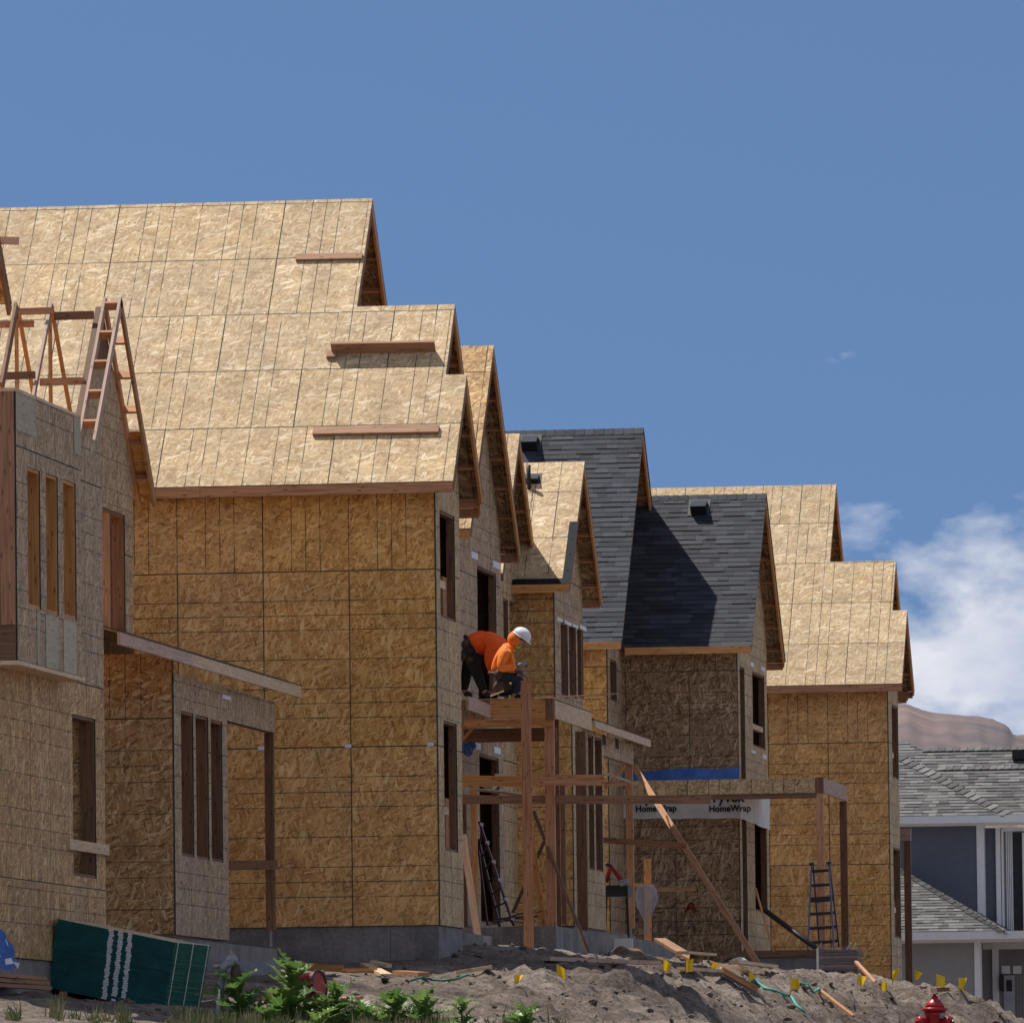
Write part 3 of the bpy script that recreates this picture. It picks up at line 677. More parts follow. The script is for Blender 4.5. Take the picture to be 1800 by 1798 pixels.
# ---- house four: bright roof with black membrane strips, triple windows, porch
def w3b():
    Ye=148.6; E=PY(1001,1026,Ye); sl=Slope(Ye,E.z,.96); A=sl.hit(1028,812); X=(A.x+E.x)/2; A.x=X
    Yw=149.0; Yf=2*A.y-Ye
    XU=PY(974,1130,Yw).x; XLo=PY(1007,1450,Yw).x; zf=PY(950,1628,Yw).z; zfl=PY(950,1262,Yw).z
    H=thing('townhouse','strand board house with black membrane strips on its roof edge and tall triple windows','house',(XU-3,152,zf-.4))
    print('H3b',tuple(A),'Yf',Yf,'XU',XU,'XLo',XLo,'zf',zf,zfl)
    v=sl.v_of(A); roof=near_roof(H,sl,[rect(XL,X,0,v)],anchor=X-1.0)
    gable_ends(H,roof,sl,A,XL,XU)
    fascia(H,sl,XL,X,'fir_orange')
    # membrane strips along eave and lower rake
    vf=sl.v_of(sl.hit(1013,918))
    for r in (rect(X-1.1,X+.01,-.01,.13),rect(X-.13,X+.012,.131,vf)):
        mb=MB(); mb.prism([sl.at(*p)+sl.n*.018 for p in r],sl.n,.003,None,0); obj('membrane_strip',mb,['black_membrane'],roof)
    for k in range(4):
        p=sl.at(X-.06,.35+k*.42)+sl.n*.019; obj('cap_nail',MB().lathe(p,[(.018,0),(.018,.004)],8),'tape_white',roof)
    rows=[(zfl-zf,'v'),(SH,'v'),(HW,'h')]
    # upper and lower camera-side walls
    wallY(H,Yw,XL,XU,zfl,E.z+.3,[(SH,'v'),(HW,'h')],XU)
    wallY(H,Yw-.004,XL,XLo,zf,zfl,[(zfl-zf,'v')],XLo)
    def hole(X_,xa,xb,yt,yb):
        m=(xa+xb)/2; return (PX(xa,yt,X_).y,PX(xb,yt,X_).y,PX(m,yb,X_).z,PX(m,yt,X_).z)
    yU=PX(1030,1130,XU).y
    yU=min(yU,Yf-.36)
    poly=gable_poly(Yw,yU,zfl,sl,A.y)
    hs=[hole(XU,984,996,1094,1224),hole(XU,998.5,1010.5,1098,1226),hole(XU,1013,1025,1103,1228)]
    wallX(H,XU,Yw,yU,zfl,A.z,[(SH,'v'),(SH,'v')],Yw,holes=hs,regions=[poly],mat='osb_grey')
    for (xa,xb,ya,yb) in ((978,987,1084,1090),(991,1003,1090,1096),(1005,1015,1096,1101),(1018,1029,1098,1105)):
        p=PX(xa,(ya+yb)/2,XU); q=PX(xb,(ya+yb)/2,XU); box_part(H,'tape_patch',(XU+.015,p.y,PX(xa,yb,XU).z),(XU+.018,q.y,PX(xa,ya,XU).z),'tape_white')
    yL=PX(1062,1450,XLo).y; yend=PX(1114,1450,XLo).y; ztop=PX(1030,1282,XLo).z; zh=PX(1112,1345,XLo).z
    hs=[hole(XLo,1014,1029,1292,1526),hole(XLo,1032,1041,1292,1528),hole(XLo,1044,1056,1297,1531)]
    wallX(H,XLo,Yw,yL,zf,ztop,[(SH,'v'),(SH,'v')],yL,holes=hs,mat='osb_pale')
    wallX(H,XLo,yL+.002,yend,zh,ztop,[(SH,'v')],yL,mat='osb_grey')   # header over the porch opening
    for xa in (1059,1082): 
        h=hole(XLo+.02,xa,xa+6,1291+(xa-1059)*.3,1309+(xa-1059)*.3); box_part(H,'notch_shade',(XLo+.005,h[0],h[2]),(XLo+.0165,h[1],h[3]),'dark_inside')  # dark box stands in for the shade inside each notch
    # porch post at the far corner on its standoff
    z0=PX(1108,1630,XLo).z
    box_part(H,'porch_post',(XLo-.13,yend-.14,z0),(XLo-.0,yend-.0,zh),'fir')
    obj('post_base',MB().box((XLo-.09,yend-.09,z0-.2),(XLo-.05,yend-.05,z0)),'galv',H)
    # porch roof deck and fascia running along the street side
    Xe=PY(1144,1306,yend+.55).x; za=PX(1100,1290,Xe).z
    ya=PX(1046,1278,Xe).y
    obj('porch_fascia',MB().box((Xe-.038,ya,za-.075),(Xe,yend+.55,za+.055)),'fir_pale',H)
    d=.5*(Xe-XU)
    mb=MB(); mb.prism([Vector((Xe+.01,ya,za+.07)),Vector((Xe+.01,yend+.57,za+.07)),Vector((XU-1.2,yend+.57,za+.07+.28*(Xe-XU+1.2))),Vector((XU-1.2,ya,za+.07+.28*(Xe-XU+1.2)))],(0,0,1),.013,[(0,0),(2,0),(2,1),(0,1)],1)
    obj('porch_roof_deck',mb,['osb_roof','osb_edge'],H)
    shell(H,XL,XU,Yw,Yf-.36,zf,E.z+.2,[zf+.02,zfl])
    box_part(H,'wall',(XLo-.35,Yw+.1,zf),(XLo-.3,yL,zfl),'fir_dark')
    box_part(H,'ceiling',(XL,Yw+.1,E.z-.1),(XU-.15,Yf-.5,E.z-.06),'fir_dark')
    box_part(H,'foundation',(XL,Yw+.01,zf-1.6),(XLo-.012,yend+.15,zf-.003),'concrete')
    return H,dict(XU=XU,XLo=XLo,zf=zf,zfl=zfl,sl=sl,X=X,A=A,roof=roof,yend=yend,Yw=Yw)
H3b,h3b=w3b()
# ---- house with black shingles
NSH=[0]
def shingles(house, roof, sl, x0,x1,v0,v1, mat, ex=.138, parts=True, xmin_vis=None, wr=(.2,.42)):
    stuff=MB(); row=0; v=v0
    while v<v1:
        x=x1+random.uniform(0,.3)
        while x>x0:
            w=random.choice((.2,.26,.33,.42)); a=x-w; b=x; x=a
            a=max(a,x0); b=min(b,x1)
            if b-a<.03: continue
            vt=min(v+ex*1.25,v1)
            th0=random.choice((.012,.009,.018))   # laminated tabs: thicker and thinner
            def sh(mb,base=None):
                p=[sl.at(a,v-.004*random.random()),sl.at(b,v-.004*random.random()),sl.at(b,vt),sl.at(a,vt)]
                t=[p[0]+sl.n*th0,p[1]+sl.n*th0,p[2]+sl.n*.001,p[3]+sl.n*.001]
                mb.face(t); mb.face([p[0],p[1],t[1],t[0]]); mb.face([p[1],p[2],t[2],t[1]]); mb.face([p[3],p[0],t[0],t[3]]); mb.face([p[2],p[3],t[3],t[2]])
            vis = xmin_vis is None or b>xmin_vis(v)
            if parts and vis and NSH[0]<300:
                m=MB(); sh(m); obj('shingle',m,mat,roof); NSH[0]+=1
            else: sh(stuff)
        v+=ex; row+=1
    if stuff.f:
        o=obj('shingles',stuff,mat,roof); o['kind']='stuff'
def ridge_caps(roof, A, x0, sl, mat, n, step=.19):
    x=A.x+.01; i=0
    c,s=sl.c,sl.s
    while x>x0 and i<n:
        a=x-step*1.25; lift=.014
        mb=MB()
        for sg in (-1,1):
            d=Vector((0,sg*c,-s))*.17; nn=Vector((0,sg*s,c))
            P=[Vector((a,A.y,A.z+.012)),Vector((x,A.y,A.z+.012+lift)),Vector((x,A.y,A.z+.012+lift))+d,Vector((a,A.y,A.z+.012))+d]
            if sg<0: P=P[::-1]
            mb.prism(P,nn,.008,None,0)
        obj('ridge_cap',mb,[mat],roof); x-=step; i+=1
def w4():
    Ye=164.0; E=PY(1092,1127,Ye); s1=Slope(Ye,E.z,1.06); A=s1.hit(1130,754); X=(A.x+E.x)/2; A.x=X
    Ye2=166.3; E2=PY(1320,1134,Ye2); s2=Slope(Ye2,E2.z,.95); B=s2.hit(1346,869); X2=(B.x+E2.x)/2; B.x=X2
    Y1=164.4; Y2=166.7
    XW1=PY(1067,1200,Y1).x; XW2=PY(1297,1300,Y2).x; zf=PY(1250,1690,Y2).z; zm=PY(1250,1404,Y2).z
    H=thing('townhouse','house under black shingles with a flat topped porch frame in front','house',(XW2-3,168,zf-.4))
    print('H4',tuple(A),tuple(B),XW1,XW2,zf,zm,'E',E.z,E2.z)
    r1=near_roof(H,s1,[rect(XL,X,0,s1.v_of(A))],sheets=False)
    r2=near_roof(H,s2,[rect(X-1.2,X2,0,s2.v_of(B))],sheets=False)
    NSH[0]=150
    shingles(H,r1,s1,PY(925,950,166).x,X+.015,-.02,s1.v_of(A),'shingle_black',xmin_vis=lambda v: PY(1035 if v<3.9 else 900,900,166).x)
    NSH[0]=150
    shingles(H,r2,s2,X-1.0,X2+.015,-.02,s2.v_of(B),'shingle_black',xmin_vis=lambda v: -99)
    # far left rest of roof one
    mb=MB(); x1=PY(925,950,166).x; mb.prism([s1.at(XL,0)+s1.n*.012,s1.at(x1,0)+s1.n*.012,s1.at(x1,s1.v_of(A))+s1.n*.012,s1.at(XL,s1.v_of(A))+s1.n*.012],s1.n,.01,None,0); obj('underlay',mb,['shingle_black'],r1)
    ridge_caps(r1,A,PY(880,750,168).x,s1,'shingle_black',16); ridge_caps(r2,B,X-.3,s2,'shingle_black',16)
    gable_ends(H,r1,s1,A,XL,XW1+.0); gable_ends(H,r2,s2,B,X-1.2,XW2)
    for sl_,ap,rr in ((s1,A,r1),(s2,B,r2)):     # shingles overhanging on the far side show as a dark rim
        top=Vector((0,ap.y,ap.z)); c,s=sl_.c,sl_.s; L=sl_.v_of(ap); nf=Vector((0,s,c)); d=Vector((0,c,-s))
        mb=MB(); mb.prism([Vector((XL if rr is r1 else X-1.2,top.y,top.z+.012)),Vector((ap.x+.015,top.y,top.z+.012)),Vector((ap.x+.015,0,0))+Vector((0,top.y,top.z+.012))+d*L,Vector((XL if rr is r1 else X-1.2,0,0))+Vector((0,top.y,top.z+.012))+d*L],nf,.01,None,0)
        obj('shingle_field',mb,['shingle_black'],rr)
    fascia(H,s1,XL,X,'fir_orange'); fascia(H,s2,X-.2,X2,'fir_orange')
    rows=[(zm-zf,'v'),(SH,'v'),(HW,'h')]
    wallY(H,Y1,XL,XW1,zf,E.z+.3,rows,XW1)
    wallY(H,Y2,XW1-.1,XW2,zf,E2.z+.3,rows,XW2,mat='osb_shaded',stag=[0,.3,0])  # wall in deep shade, darkened through its board colour
    def hole(X_,xa,xb,yt,yb):
        m=(xa+xb)/2; return (PX(xa,yt,X_).y,PX(xb,yt,X_).y,PX(m,yb,X_).z,PX(m,yt,X_).z)
    zg=s1.Ze+s1.t*(Y2-s1.Ye)
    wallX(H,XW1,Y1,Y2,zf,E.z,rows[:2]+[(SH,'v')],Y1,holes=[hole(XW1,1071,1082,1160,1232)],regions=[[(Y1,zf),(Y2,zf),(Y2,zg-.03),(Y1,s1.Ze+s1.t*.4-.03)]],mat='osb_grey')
    # gable triangle above the lower roof
    Yf=2*A.y-Ye
    g=[(Y2+.0,s2.Ze+s2.t*(Y2-s2.Ye)),(B.y,B.z),(A.y,A.z-.05),(Y2,zg-.04)]
    yy=Y2
    wallX(H,XW1,Y2,Yf-.35,E.z-1,A.z,[(SH,'v'),(SH,'v'),(SH,'v')],Y2,regions=[[(Y2,E.z-1),(Yf-.35,E.z-1),(Yf-.35,s1.Ze+s1.t*.35-.04),(A.y,A.z-.04),(Y2,zg-.04)]],mat='osb_wall')
    Yf2=2*B.y-Ye2; y1=min(PX(1348,1300,XW2).y,Yf2-.35)
    hs=[hole(XW2,1299,1307,1172,1400),hole(XW2,1321,1342,1184,1314),hole(XW2,1303,1311,1437,1686),hole(XW2,1325,1346,1443,1602)]
    wallX(H,XW2,Y2,y1,zf,B.z,rows[:2]+[(SH,'v')],y1,holes=hs,regions=[gable_poly(Y2,y1,zf,s2,B.y)],mat='osb_pale')
    for (xa,xb,ya,yb) in ((1318,1324,1163,1170),(1337,1344,1171,1178),(1319,1327,1317,1322),(1340,1346,1325,1333)):
        p=PX(xa,(ya+yb)/2,XW2); q=PX(xb,(ya+yb)/2,XW2); box_part(H,'tape_patch',(XW2+.015,p.y,PX(xa,yb,XW2).z),(XW2+.018,q.y,PX(xa,ya,XW2).z),'tape_white')
    h=hs[1]; zz=PX(1328,1277,XW2).z; box_part(H,'window_blocking',(XW2-.12,h[0]+.04,zz-.05),(XW2-.02,h[1]-.04,zz+.05),'fir_pale')
    shell(H,XL,XW1,Y1,Yf-.35,zf,E.z+.2,[zf+.02,zm]); shell(H,XW1-.2,XW2,Y2,y1,zf,E2.z+.2,[zf+.02,zm],'F')
    box_part(H,'ceiling',(XW1,Y2+.1,E2.z-.1),(XW2-.15,y1-.1,E2.z-.06),'fir_dark')
    box_part(H,'foundation',(XL,Y1+.01,zf-1.6),(XW1-.01,Yf-.36,zf-.003),'concrete'); box_part(H,'foundation',(XW1-.2,Y2+.01,zf-1.6),(XW2-.012,y1,zf-.004),'concrete')
    # porch frame: long beam faced with strand board, two posts, side beam
    Yp=165.6; za=PY(1300,1369,Yp).z; zb=PY(1300,1396,Yp).z
    xl=PY(1100,1380,Yp).x; xr=PY(1447,1380,Yp).x
    bm=obj('porch_beam',MB().box((xl,Yp+.004,zb-.09),(xr-.14,Yp+.12,za-.01)),'fir_dark',H)
    panels(bm,lambda u,v: Vector((u,Yp,v)),(0,-1,0),[(xr-.14-SH*(i+1),xr-.14-SH*i,zb,zb+HW,'h') for i in range(3)],[rect(xl,xr-.14,zb,za)],[],'osb_pale')
    box_part(H,'beam_end',(xr-.135,Yp-.01,zb),(xr-.002,Yp+.13,za+.01),'fir_dark')
    y2=PX(1489,1390,xr).y
    box_part(H,'porch_beam',(xr-.04,Yp+.14,zb+.01),(xr,y2,za),'fir_pink')
    z0=PY(1445,1668,Yp).z
    box_part(H,'porch_post',(xr-.14,Yp,z0),(xr-.003,Yp+.14,zb-.0),'fir')
    box_part(H,'porch_post',(xr-.14,y2-.14,z0-.25),(xr-.004,y2,zb+.005),'fir_dark')
    mb=MB().box((XW2-.2,Yp+.2,za-.06),(xr-.05,y2-.02,za-.03)); obj('porch_deck',mb,'osb_wall',H)
    box_part(H,'porch_floor',(XW2+.02,Yp+.1,z0-.14),(xr+.0,y2+.05,z0-.005),'fir_dark')
    box_part(H,'foundation',(XW2-.0,Yp+.12,z0-1.6),(xr-.02,y2,z0-.145),'concrete')
    return H,dict(XW1=XW1,XW2=XW2,Y1=Y1,Y2=Y2,zf=zf,zm=zm,s1=s1,s2=s2,r1=r1,r2=r2,Yp=Yp,z0=z0,xr=xr)
H4,h4=w4()
# ---- nearest house on the left: bay, open trusses, porch
def w1():
    XA=PY(182,1300,105.2).x; Xb=XA+.3
    zf=PX(100,1690,XA).z; zm=PX(183,1212,XA).z; zbb=PX(80,1174,Xb).z; ztop=PX(80,711,Xb).z
    H=thing('townhouse','nearest unfinished house at the left edge with open roof trusses','house',(XA-3,108,zf-.4))
    def hole(X_,xa,xb,yt,yb):
        m=(xa+xb)/2; return (PX(xa,yt,X_).y,PX(xb,yt,X_).y,PX(m,yb,X_).z,PX(m,yt,X_).z)
    # main street wall A
    hA=hole(XA,125,165.5,1259,1541); y0=98.3
    wallX(H,XA,y0,105.2,zf,ztop-.05,[(zm-zf-SH,'v'),(SH,'v'),(SH,'v'),(SH,'v')] if zm-zf>SH else [(zm-zf,'v'),(SH,'v'),(SH,'v')],105.2,holes=[hA],regions=[rect(y0,105.2,zf,zm)],mat='osb_old',openings=False)
    wallX(H,XA,y0,105.2,zm,ztop-.05,[(SH,'v'),(SH,'v')],105.2,mat='osb_grey',openings=False)
    opening(H,XA,hA,'fir_dark',.17)
    obj('partition',MB().box((XA-.4,hA[1]+.02,zf),(XA-.172,hA[1]+.04,hA[3]+.1)),'osb_old',H)
    p=PX(115,1482,XA); q=PX(182,1482,XA); bd=obj('brace_board',MB().box((XA+.017,p.y,p.z-.07),(XA+.055,q.y+.1,p.z+.055)),'fir_pale',H)
    # bay
    yb0=PX(27,900,Xb).y; yb1=PX(141,1000,Xb).y
    hs=[hole(Xb,46,68,824,1068),hole(Xb,78.5,99.5,835,1078),hole(Xb,109,131,846,1086)]
    wallX(H,Xb,yb0,yb1,zbb,ztop,[(SH,'v'),(SH,'v')],yb0,holes=hs,mat='osb_grey',openings=False,name='bay_wall')
    for h in hs: opening(H,Xb,h,'fir_orange',.22)
    for (xa,xb,ya,yb) in ((65,70,1075,1168),(80.5,102,1083,1176),(111.5,134,1092,1184),(28,62,695,762),(130,148,733,800)):
        h=hole(Xb+.02,xa,xb,ya,yb); mb=MB().box((Xb+.016,h[0],max(h[2],zbb+.01)),(Xb+.022,min(h[1],yb1),min(h[3],ztop-.005))); obj('sheathing_patch',mb,'ply_pale',H)
    obj('bay_soffit',MB().box((XA+.02,yb0-.05,zbb-.05),(Xb+.035,yb1+.06,zbb-.003)),'fir_pale',H)
    obj('top_plate',MB().box((XA+.0,yb0-.0,ztop+.002),(Xb+.02,yb1+.03,ztop+.04)),'fir_pale',H)
    xs=Xb-.005
    for k,(w,mt) in enumerate(((.165,'fir'),(.15,'fir_dark'),(.16,'fir'),(.2,'fir_dark'))):
        obj('bay_stud',MB().box((xs-w,yb0-.045,zbb+.12 if k else zbb+.4),(xs,yb0-.005,ztop-.002)),mt,H); xs-=w+.006
    obj('bay_block',MB().box((Xb-.75,yb0-.05,zbb),(Xb-.006,yb0-.006,zbb+.11 if False else zbb+.39)),'fir_dark',H)
    obj('bay_end',MB().box((XA,yb1-.03,zbb),(Xb-.003,yb1,ztop)),'fir_dark',H)
    # set-back gable wall B with unsheathed roof
    YB=118.3; XB=PY(233,1000,YB).x; Yfar=118.75
    E=PY(275,879,Yfar); Xed=E.x; A=PX(214,520,Xed); t=(A.z-E.z)/(Yfar-A.y); sl=Slope(2*A.y-Yfar,E.z,t)
    zp=zm-.4
    print('H1 XA',XA,'zf',zf,'zm',zm,'ztop',ztop,'XB',XB,'Xed',Xed,'A',tuple(A),'t',t,'Ye',sl.Ye,'bay',yb0,yb1)
    hB=hole(XB,150,217.5,893,1106)
    poly=gable_poly(105.3,YB,zp,sl,A.y,.14)
    poly=[(sl.Ye+.3,zp),(YB,zp),(YB,sl.Ze+t*(Yfar-YB)-.14),(A.y,A.z-.14),(sl.Ye+.3,sl.Ze+t*.3-.14)]
    wB=wallX(H,XB,sl.Ye+.3,YB,zp,A.z,[(zm-zp,'v'),(SH,'v'),(SH,'v')],YB,holes=[hB],regions=[poly],mat='osb_grey',openings=False)
    opening(H,XB,hB,'fir_dark',.16)
    m=PX(195,1000,XB).y; obj('window_stud',MB().box((XB-.14,m-.25,hB[2]+.04),(XB-.01,m,hB[3]-.04)),'fir',H)
    roof=obj('roof',MB().beam((XL,A.y,A.z-.35),(Xed-1.2,A.y,A.z-.35),.038,.09),'fir',H)   # ridge block
    c,s=sl.c,sl.s; nf=Vector((0,s,c)); nn=Vector((0,-s,c)); top=Vector((0,A.y,A.z)); df=Vector((0,c,-s)); dn=Vector((0,-c,-s)); L=sl.v_of(A)
    for x in (Xed-.02,XB+.03):
        o=nn*-.07; obj('rake_rail',MB().beam(Vector((x,0,0))+top+dn*.02+o,Vector((x,0,0))+top+dn*L+o,.038,.14,nn),'fir_pink',roof)
        o=nf*-.07; obj('rake_rail',MB().beam(Vector((x,0,0))+top+df*.02+o,Vector((x,0,0))+top+df*L+o,.038,.14,nf),'fir',roof)
    k=.12
    while k<L-.1:
        for d_,n_ in ((dn,nn),(df,nf)):
            p=top+d_*k+n_*-.07; obj('rung',MB().beam((XB+.05,p.y,p.z),(Xed-.04,p.y,p.z),.038,.13,n_),'fir',roof)
        k+=.61
    mb=MB(); q0=top+df*(L*.66); q1=top+df*(L+.02)
    mb.prism([Vector((XL,q0.y,q0.z)),Vector((Xed,q0.y,q0.z)),Vector((Xed,q1.y,q1.z)),Vector((XL,q1.y,q1.z))],nf,-.013,[(0.1,.1),(2,.1),(2,1),(.1,1)],1); obj('roof_deck',mb,['osb_wall','osb_edge'],roof)
    # roof trusses behind
    for i,px in enumerate((90,31,-25)):
        ap=PY(px,529+i*4,A.y); x=ap.x; zA=ap.z
        tr=obj('truss',MB().beam(Vector((x,A.y,zA-.05))+dn*.01,Vector((x,A.y,zA-.05))+dn*(L-.1),.038,.09,nn),'fir_orange' if i else 'fir_pink',roof)
        obj('top_chord',MB().beam(Vector((x,A.y,zA-.05)),Vector((x,A.y,zA-.05))+df*(L-.1),.038,.09,nf),'fir_orange',tr)
        zb=zA-.05-(L-.1)*s
        obj('king_post',MB().beam((x,A.y-.1,zA-.15),(x,A.y-.1,zb),.038,.09,(0,1,0)),'fir_orange',tr)
        obj('web',MB().beam((x,A.y-.05,zb+.05),(x,A.y+1.25,zb+1.15),.038,.09,(0,1,0)),'fir_orange',tr)
        obj('web',MB().beam((x,A.y-.05,zb+.05),(x,A.y-1.25,zb+1.15),.038,.09,(0,1,0)),'fir_orange',tr)
        obj('bottom_chord',MB().beam((x,A.y-2.4,zb+.02),(x,A.y+2.4,zb+.02),.038,.09),'fir',tr)
    for (xa,xb,y,h,yy,mt) in ((35,95,548,.09,A.y-.3,'fir'),(95,165,556,.11,A.y-.25,'fir_dark'),(8,62,661,.1,A.y-1.2,'fir_dark'),(70,148,672,.1,A.y-1.1,'fir')):
        p=PY(xa,y,yy); q=PY(xb,y-(xb-xa)*.03,yy); obj('purlin',MB().beam(p,q,.038,h),mt,roof)
    # nearer roof part cut by the picture edge
    P=PY(21,533,101.0)
    mb=MB(); d=Vector((0,-c,s)); mb.prism([P+Vector((-2.2,0,0)),P+Vector((-2.2,0,0))+d*1.3,P+d*1.3,P],nf,.02,[(0,0),(1,0),(1,1),(0,1)],0); obj('roof_deck',mb,['osb_old'],roof)
    obj('rafter',MB().beam(P+Vector((-.03,0,-.1)),P+Vector((-.03,0,-.1))+d*1.3,.04,.14,nf),'fir_dark',roof)
    p=PY(-20,422,101.0); q=PY(33,424,101.0); obj('ridge_stub',MB().beam(p,q,.038,.09),'fir_pink',roof)
    p=PY(29,538,113.6); obj('rafter',MB().beam(p,p+Vector((-.0,-1.1,-1.15)),.038,.14,nn),'fir_dark',roof)
    # porch beside the main wall
    Yp=111.0; Xp=PY(305,1400,Yp).x; zb=PY(250,1643,Yp).z; zpt=PX(393,1208,Xp).z
    yL=PX(399,1400,Xp).y; yend=PX(482,1260,Xp).y; zh=PX(440,1278,Xp).z
    z1=PY(250,1263,Yp).z
    wallY(H,Yp,XB-.5,Xp,zb,zpt+.25,[(z1-zb-SH,'v'),(SH,'v'),(HW,'h')] if z1-zb>SH else [(z1-zb,'v'),(HW,'h')],Xp,mat='osb_old')
    hs=[hole(Xp,316,337.5,1251,1505),hole(Xp,342,364,1258,1510),hole(Xp,368.5,388.5,1266,1514)]
    zb2=PX(350,1648,Xp).z
    wallX(H,Xp,Yp,yL,zb2,zpt,[(zpt-zb2,'v')],Yp,holes=hs,mat='osb_grey',openings=False)
    for h in hs: opening(H,Xp,h,'fir_dark',.2)
    wallX(H,Xp,yL+.002,yend,zh,zpt,[(SH,'v')],yL,mat='osb_grey')
    pz=PX(475,1633,Xp).z
    obj('porch_post',MB().box((Xp-.12,yend-.13,pz),(Xp-.001,yend-.005,zh)),'fir_dark',H)
    obj('post_base',MB().box((Xp-.08,yend-.08,pz-.22),(Xp-.05,yend-.05,pz)),'galv',H)
    a=PY(398,1521,yend-.2); b=PY(488,1521,yend-.2); obj('rail_board',MB().box((a.x,yend-.2,a.z-.065),(b.x,yend-.16,a.z+.065)),'plank',H)
    Ye=yend+.62; Xe=PY(530,1213,Ye).x; zc=PX(350,1163,Xe).z
    ys=PX(339,1163,Xe).y; hh=.075
    obj('porch_fascia',MB().box((Xe-.038,105.6,zc-hh),(Xe,ys-.003,zc+hh)),'fir_pink',H)
    obj('porch_fascia',MB().box((Xe-.038,ys,zc-hh),(Xe-.002,Ye,zc+hh)),'fir_pale',H)
    dz=.30*(Xe-XB+.0)
    mb=MB(); mb.prism([Vector((Xe+.015,105.7,zc+hh+.02)),Vector((Xe+.015,Ye+.02,zc+hh+.02)),Vector((XB,Ye+.02,zc+hh+.02+dz)),Vector((XB,105.7,zc+hh+.02+dz))],Vector((.29,0,.957)),.014,[(0,0),(2.4,0),(2.4,1.2),(0,1.2)],1); obj('porch_roof_deck',mb,['osb_roof','osb_edge'],H)
    obj('header_tape',MB().box((Xp+.015,PX(389,1224,Xp).y,PX(396,1229,Xp).z),(Xp+.018,PX(404,1228,Xp).y,PX(396,1222,Xp).z)),'tape_white',H)
    zc1=PX(430,1661,Xp).z
    box_part(H,'foundation',(XB-2,Yp+.01,zc1-1.6),(Xp-.012,yend+.1,zc1),'concrete')
    box_part(H,'foundation',(XL,97.9,zf-1.6),(XA-.012,105.19,zf-.003),'concrete')
    obj('wall',MB().box((XL-.1,97.9,zf),(XL,YB,ztop)),'fir_dark',H); box_part(H,'wall',(XL,YB-.1,zf),(XB-.2,YB,ztop),'fir_dark')
    box_part(H,'floor',(XL,97.9,zm-.3),(XA-.2,105,zm-.02),'fir_orange'); box_part(H,'floor',(XL,105.3,zm-.3),(XB-.2,YB-.2,zm-.02),'fir_orange')
    # standing studs inside the open upper floor
    for k in range(6):
        y=yb0+.3+k*.7; box_part(H,'stud',(XA-2.6,y,zm),(XA-2.46,y+.04,ztop-.3),'fir_orange')
    return H,dict(XA=XA,Xp=Xp,yend=yend,zc1=zc1,zf=zf,Yp=Yp)
wood('ply_pale',(.38,.32,.22),(.50,.43,.31))
H1,h1=w1()
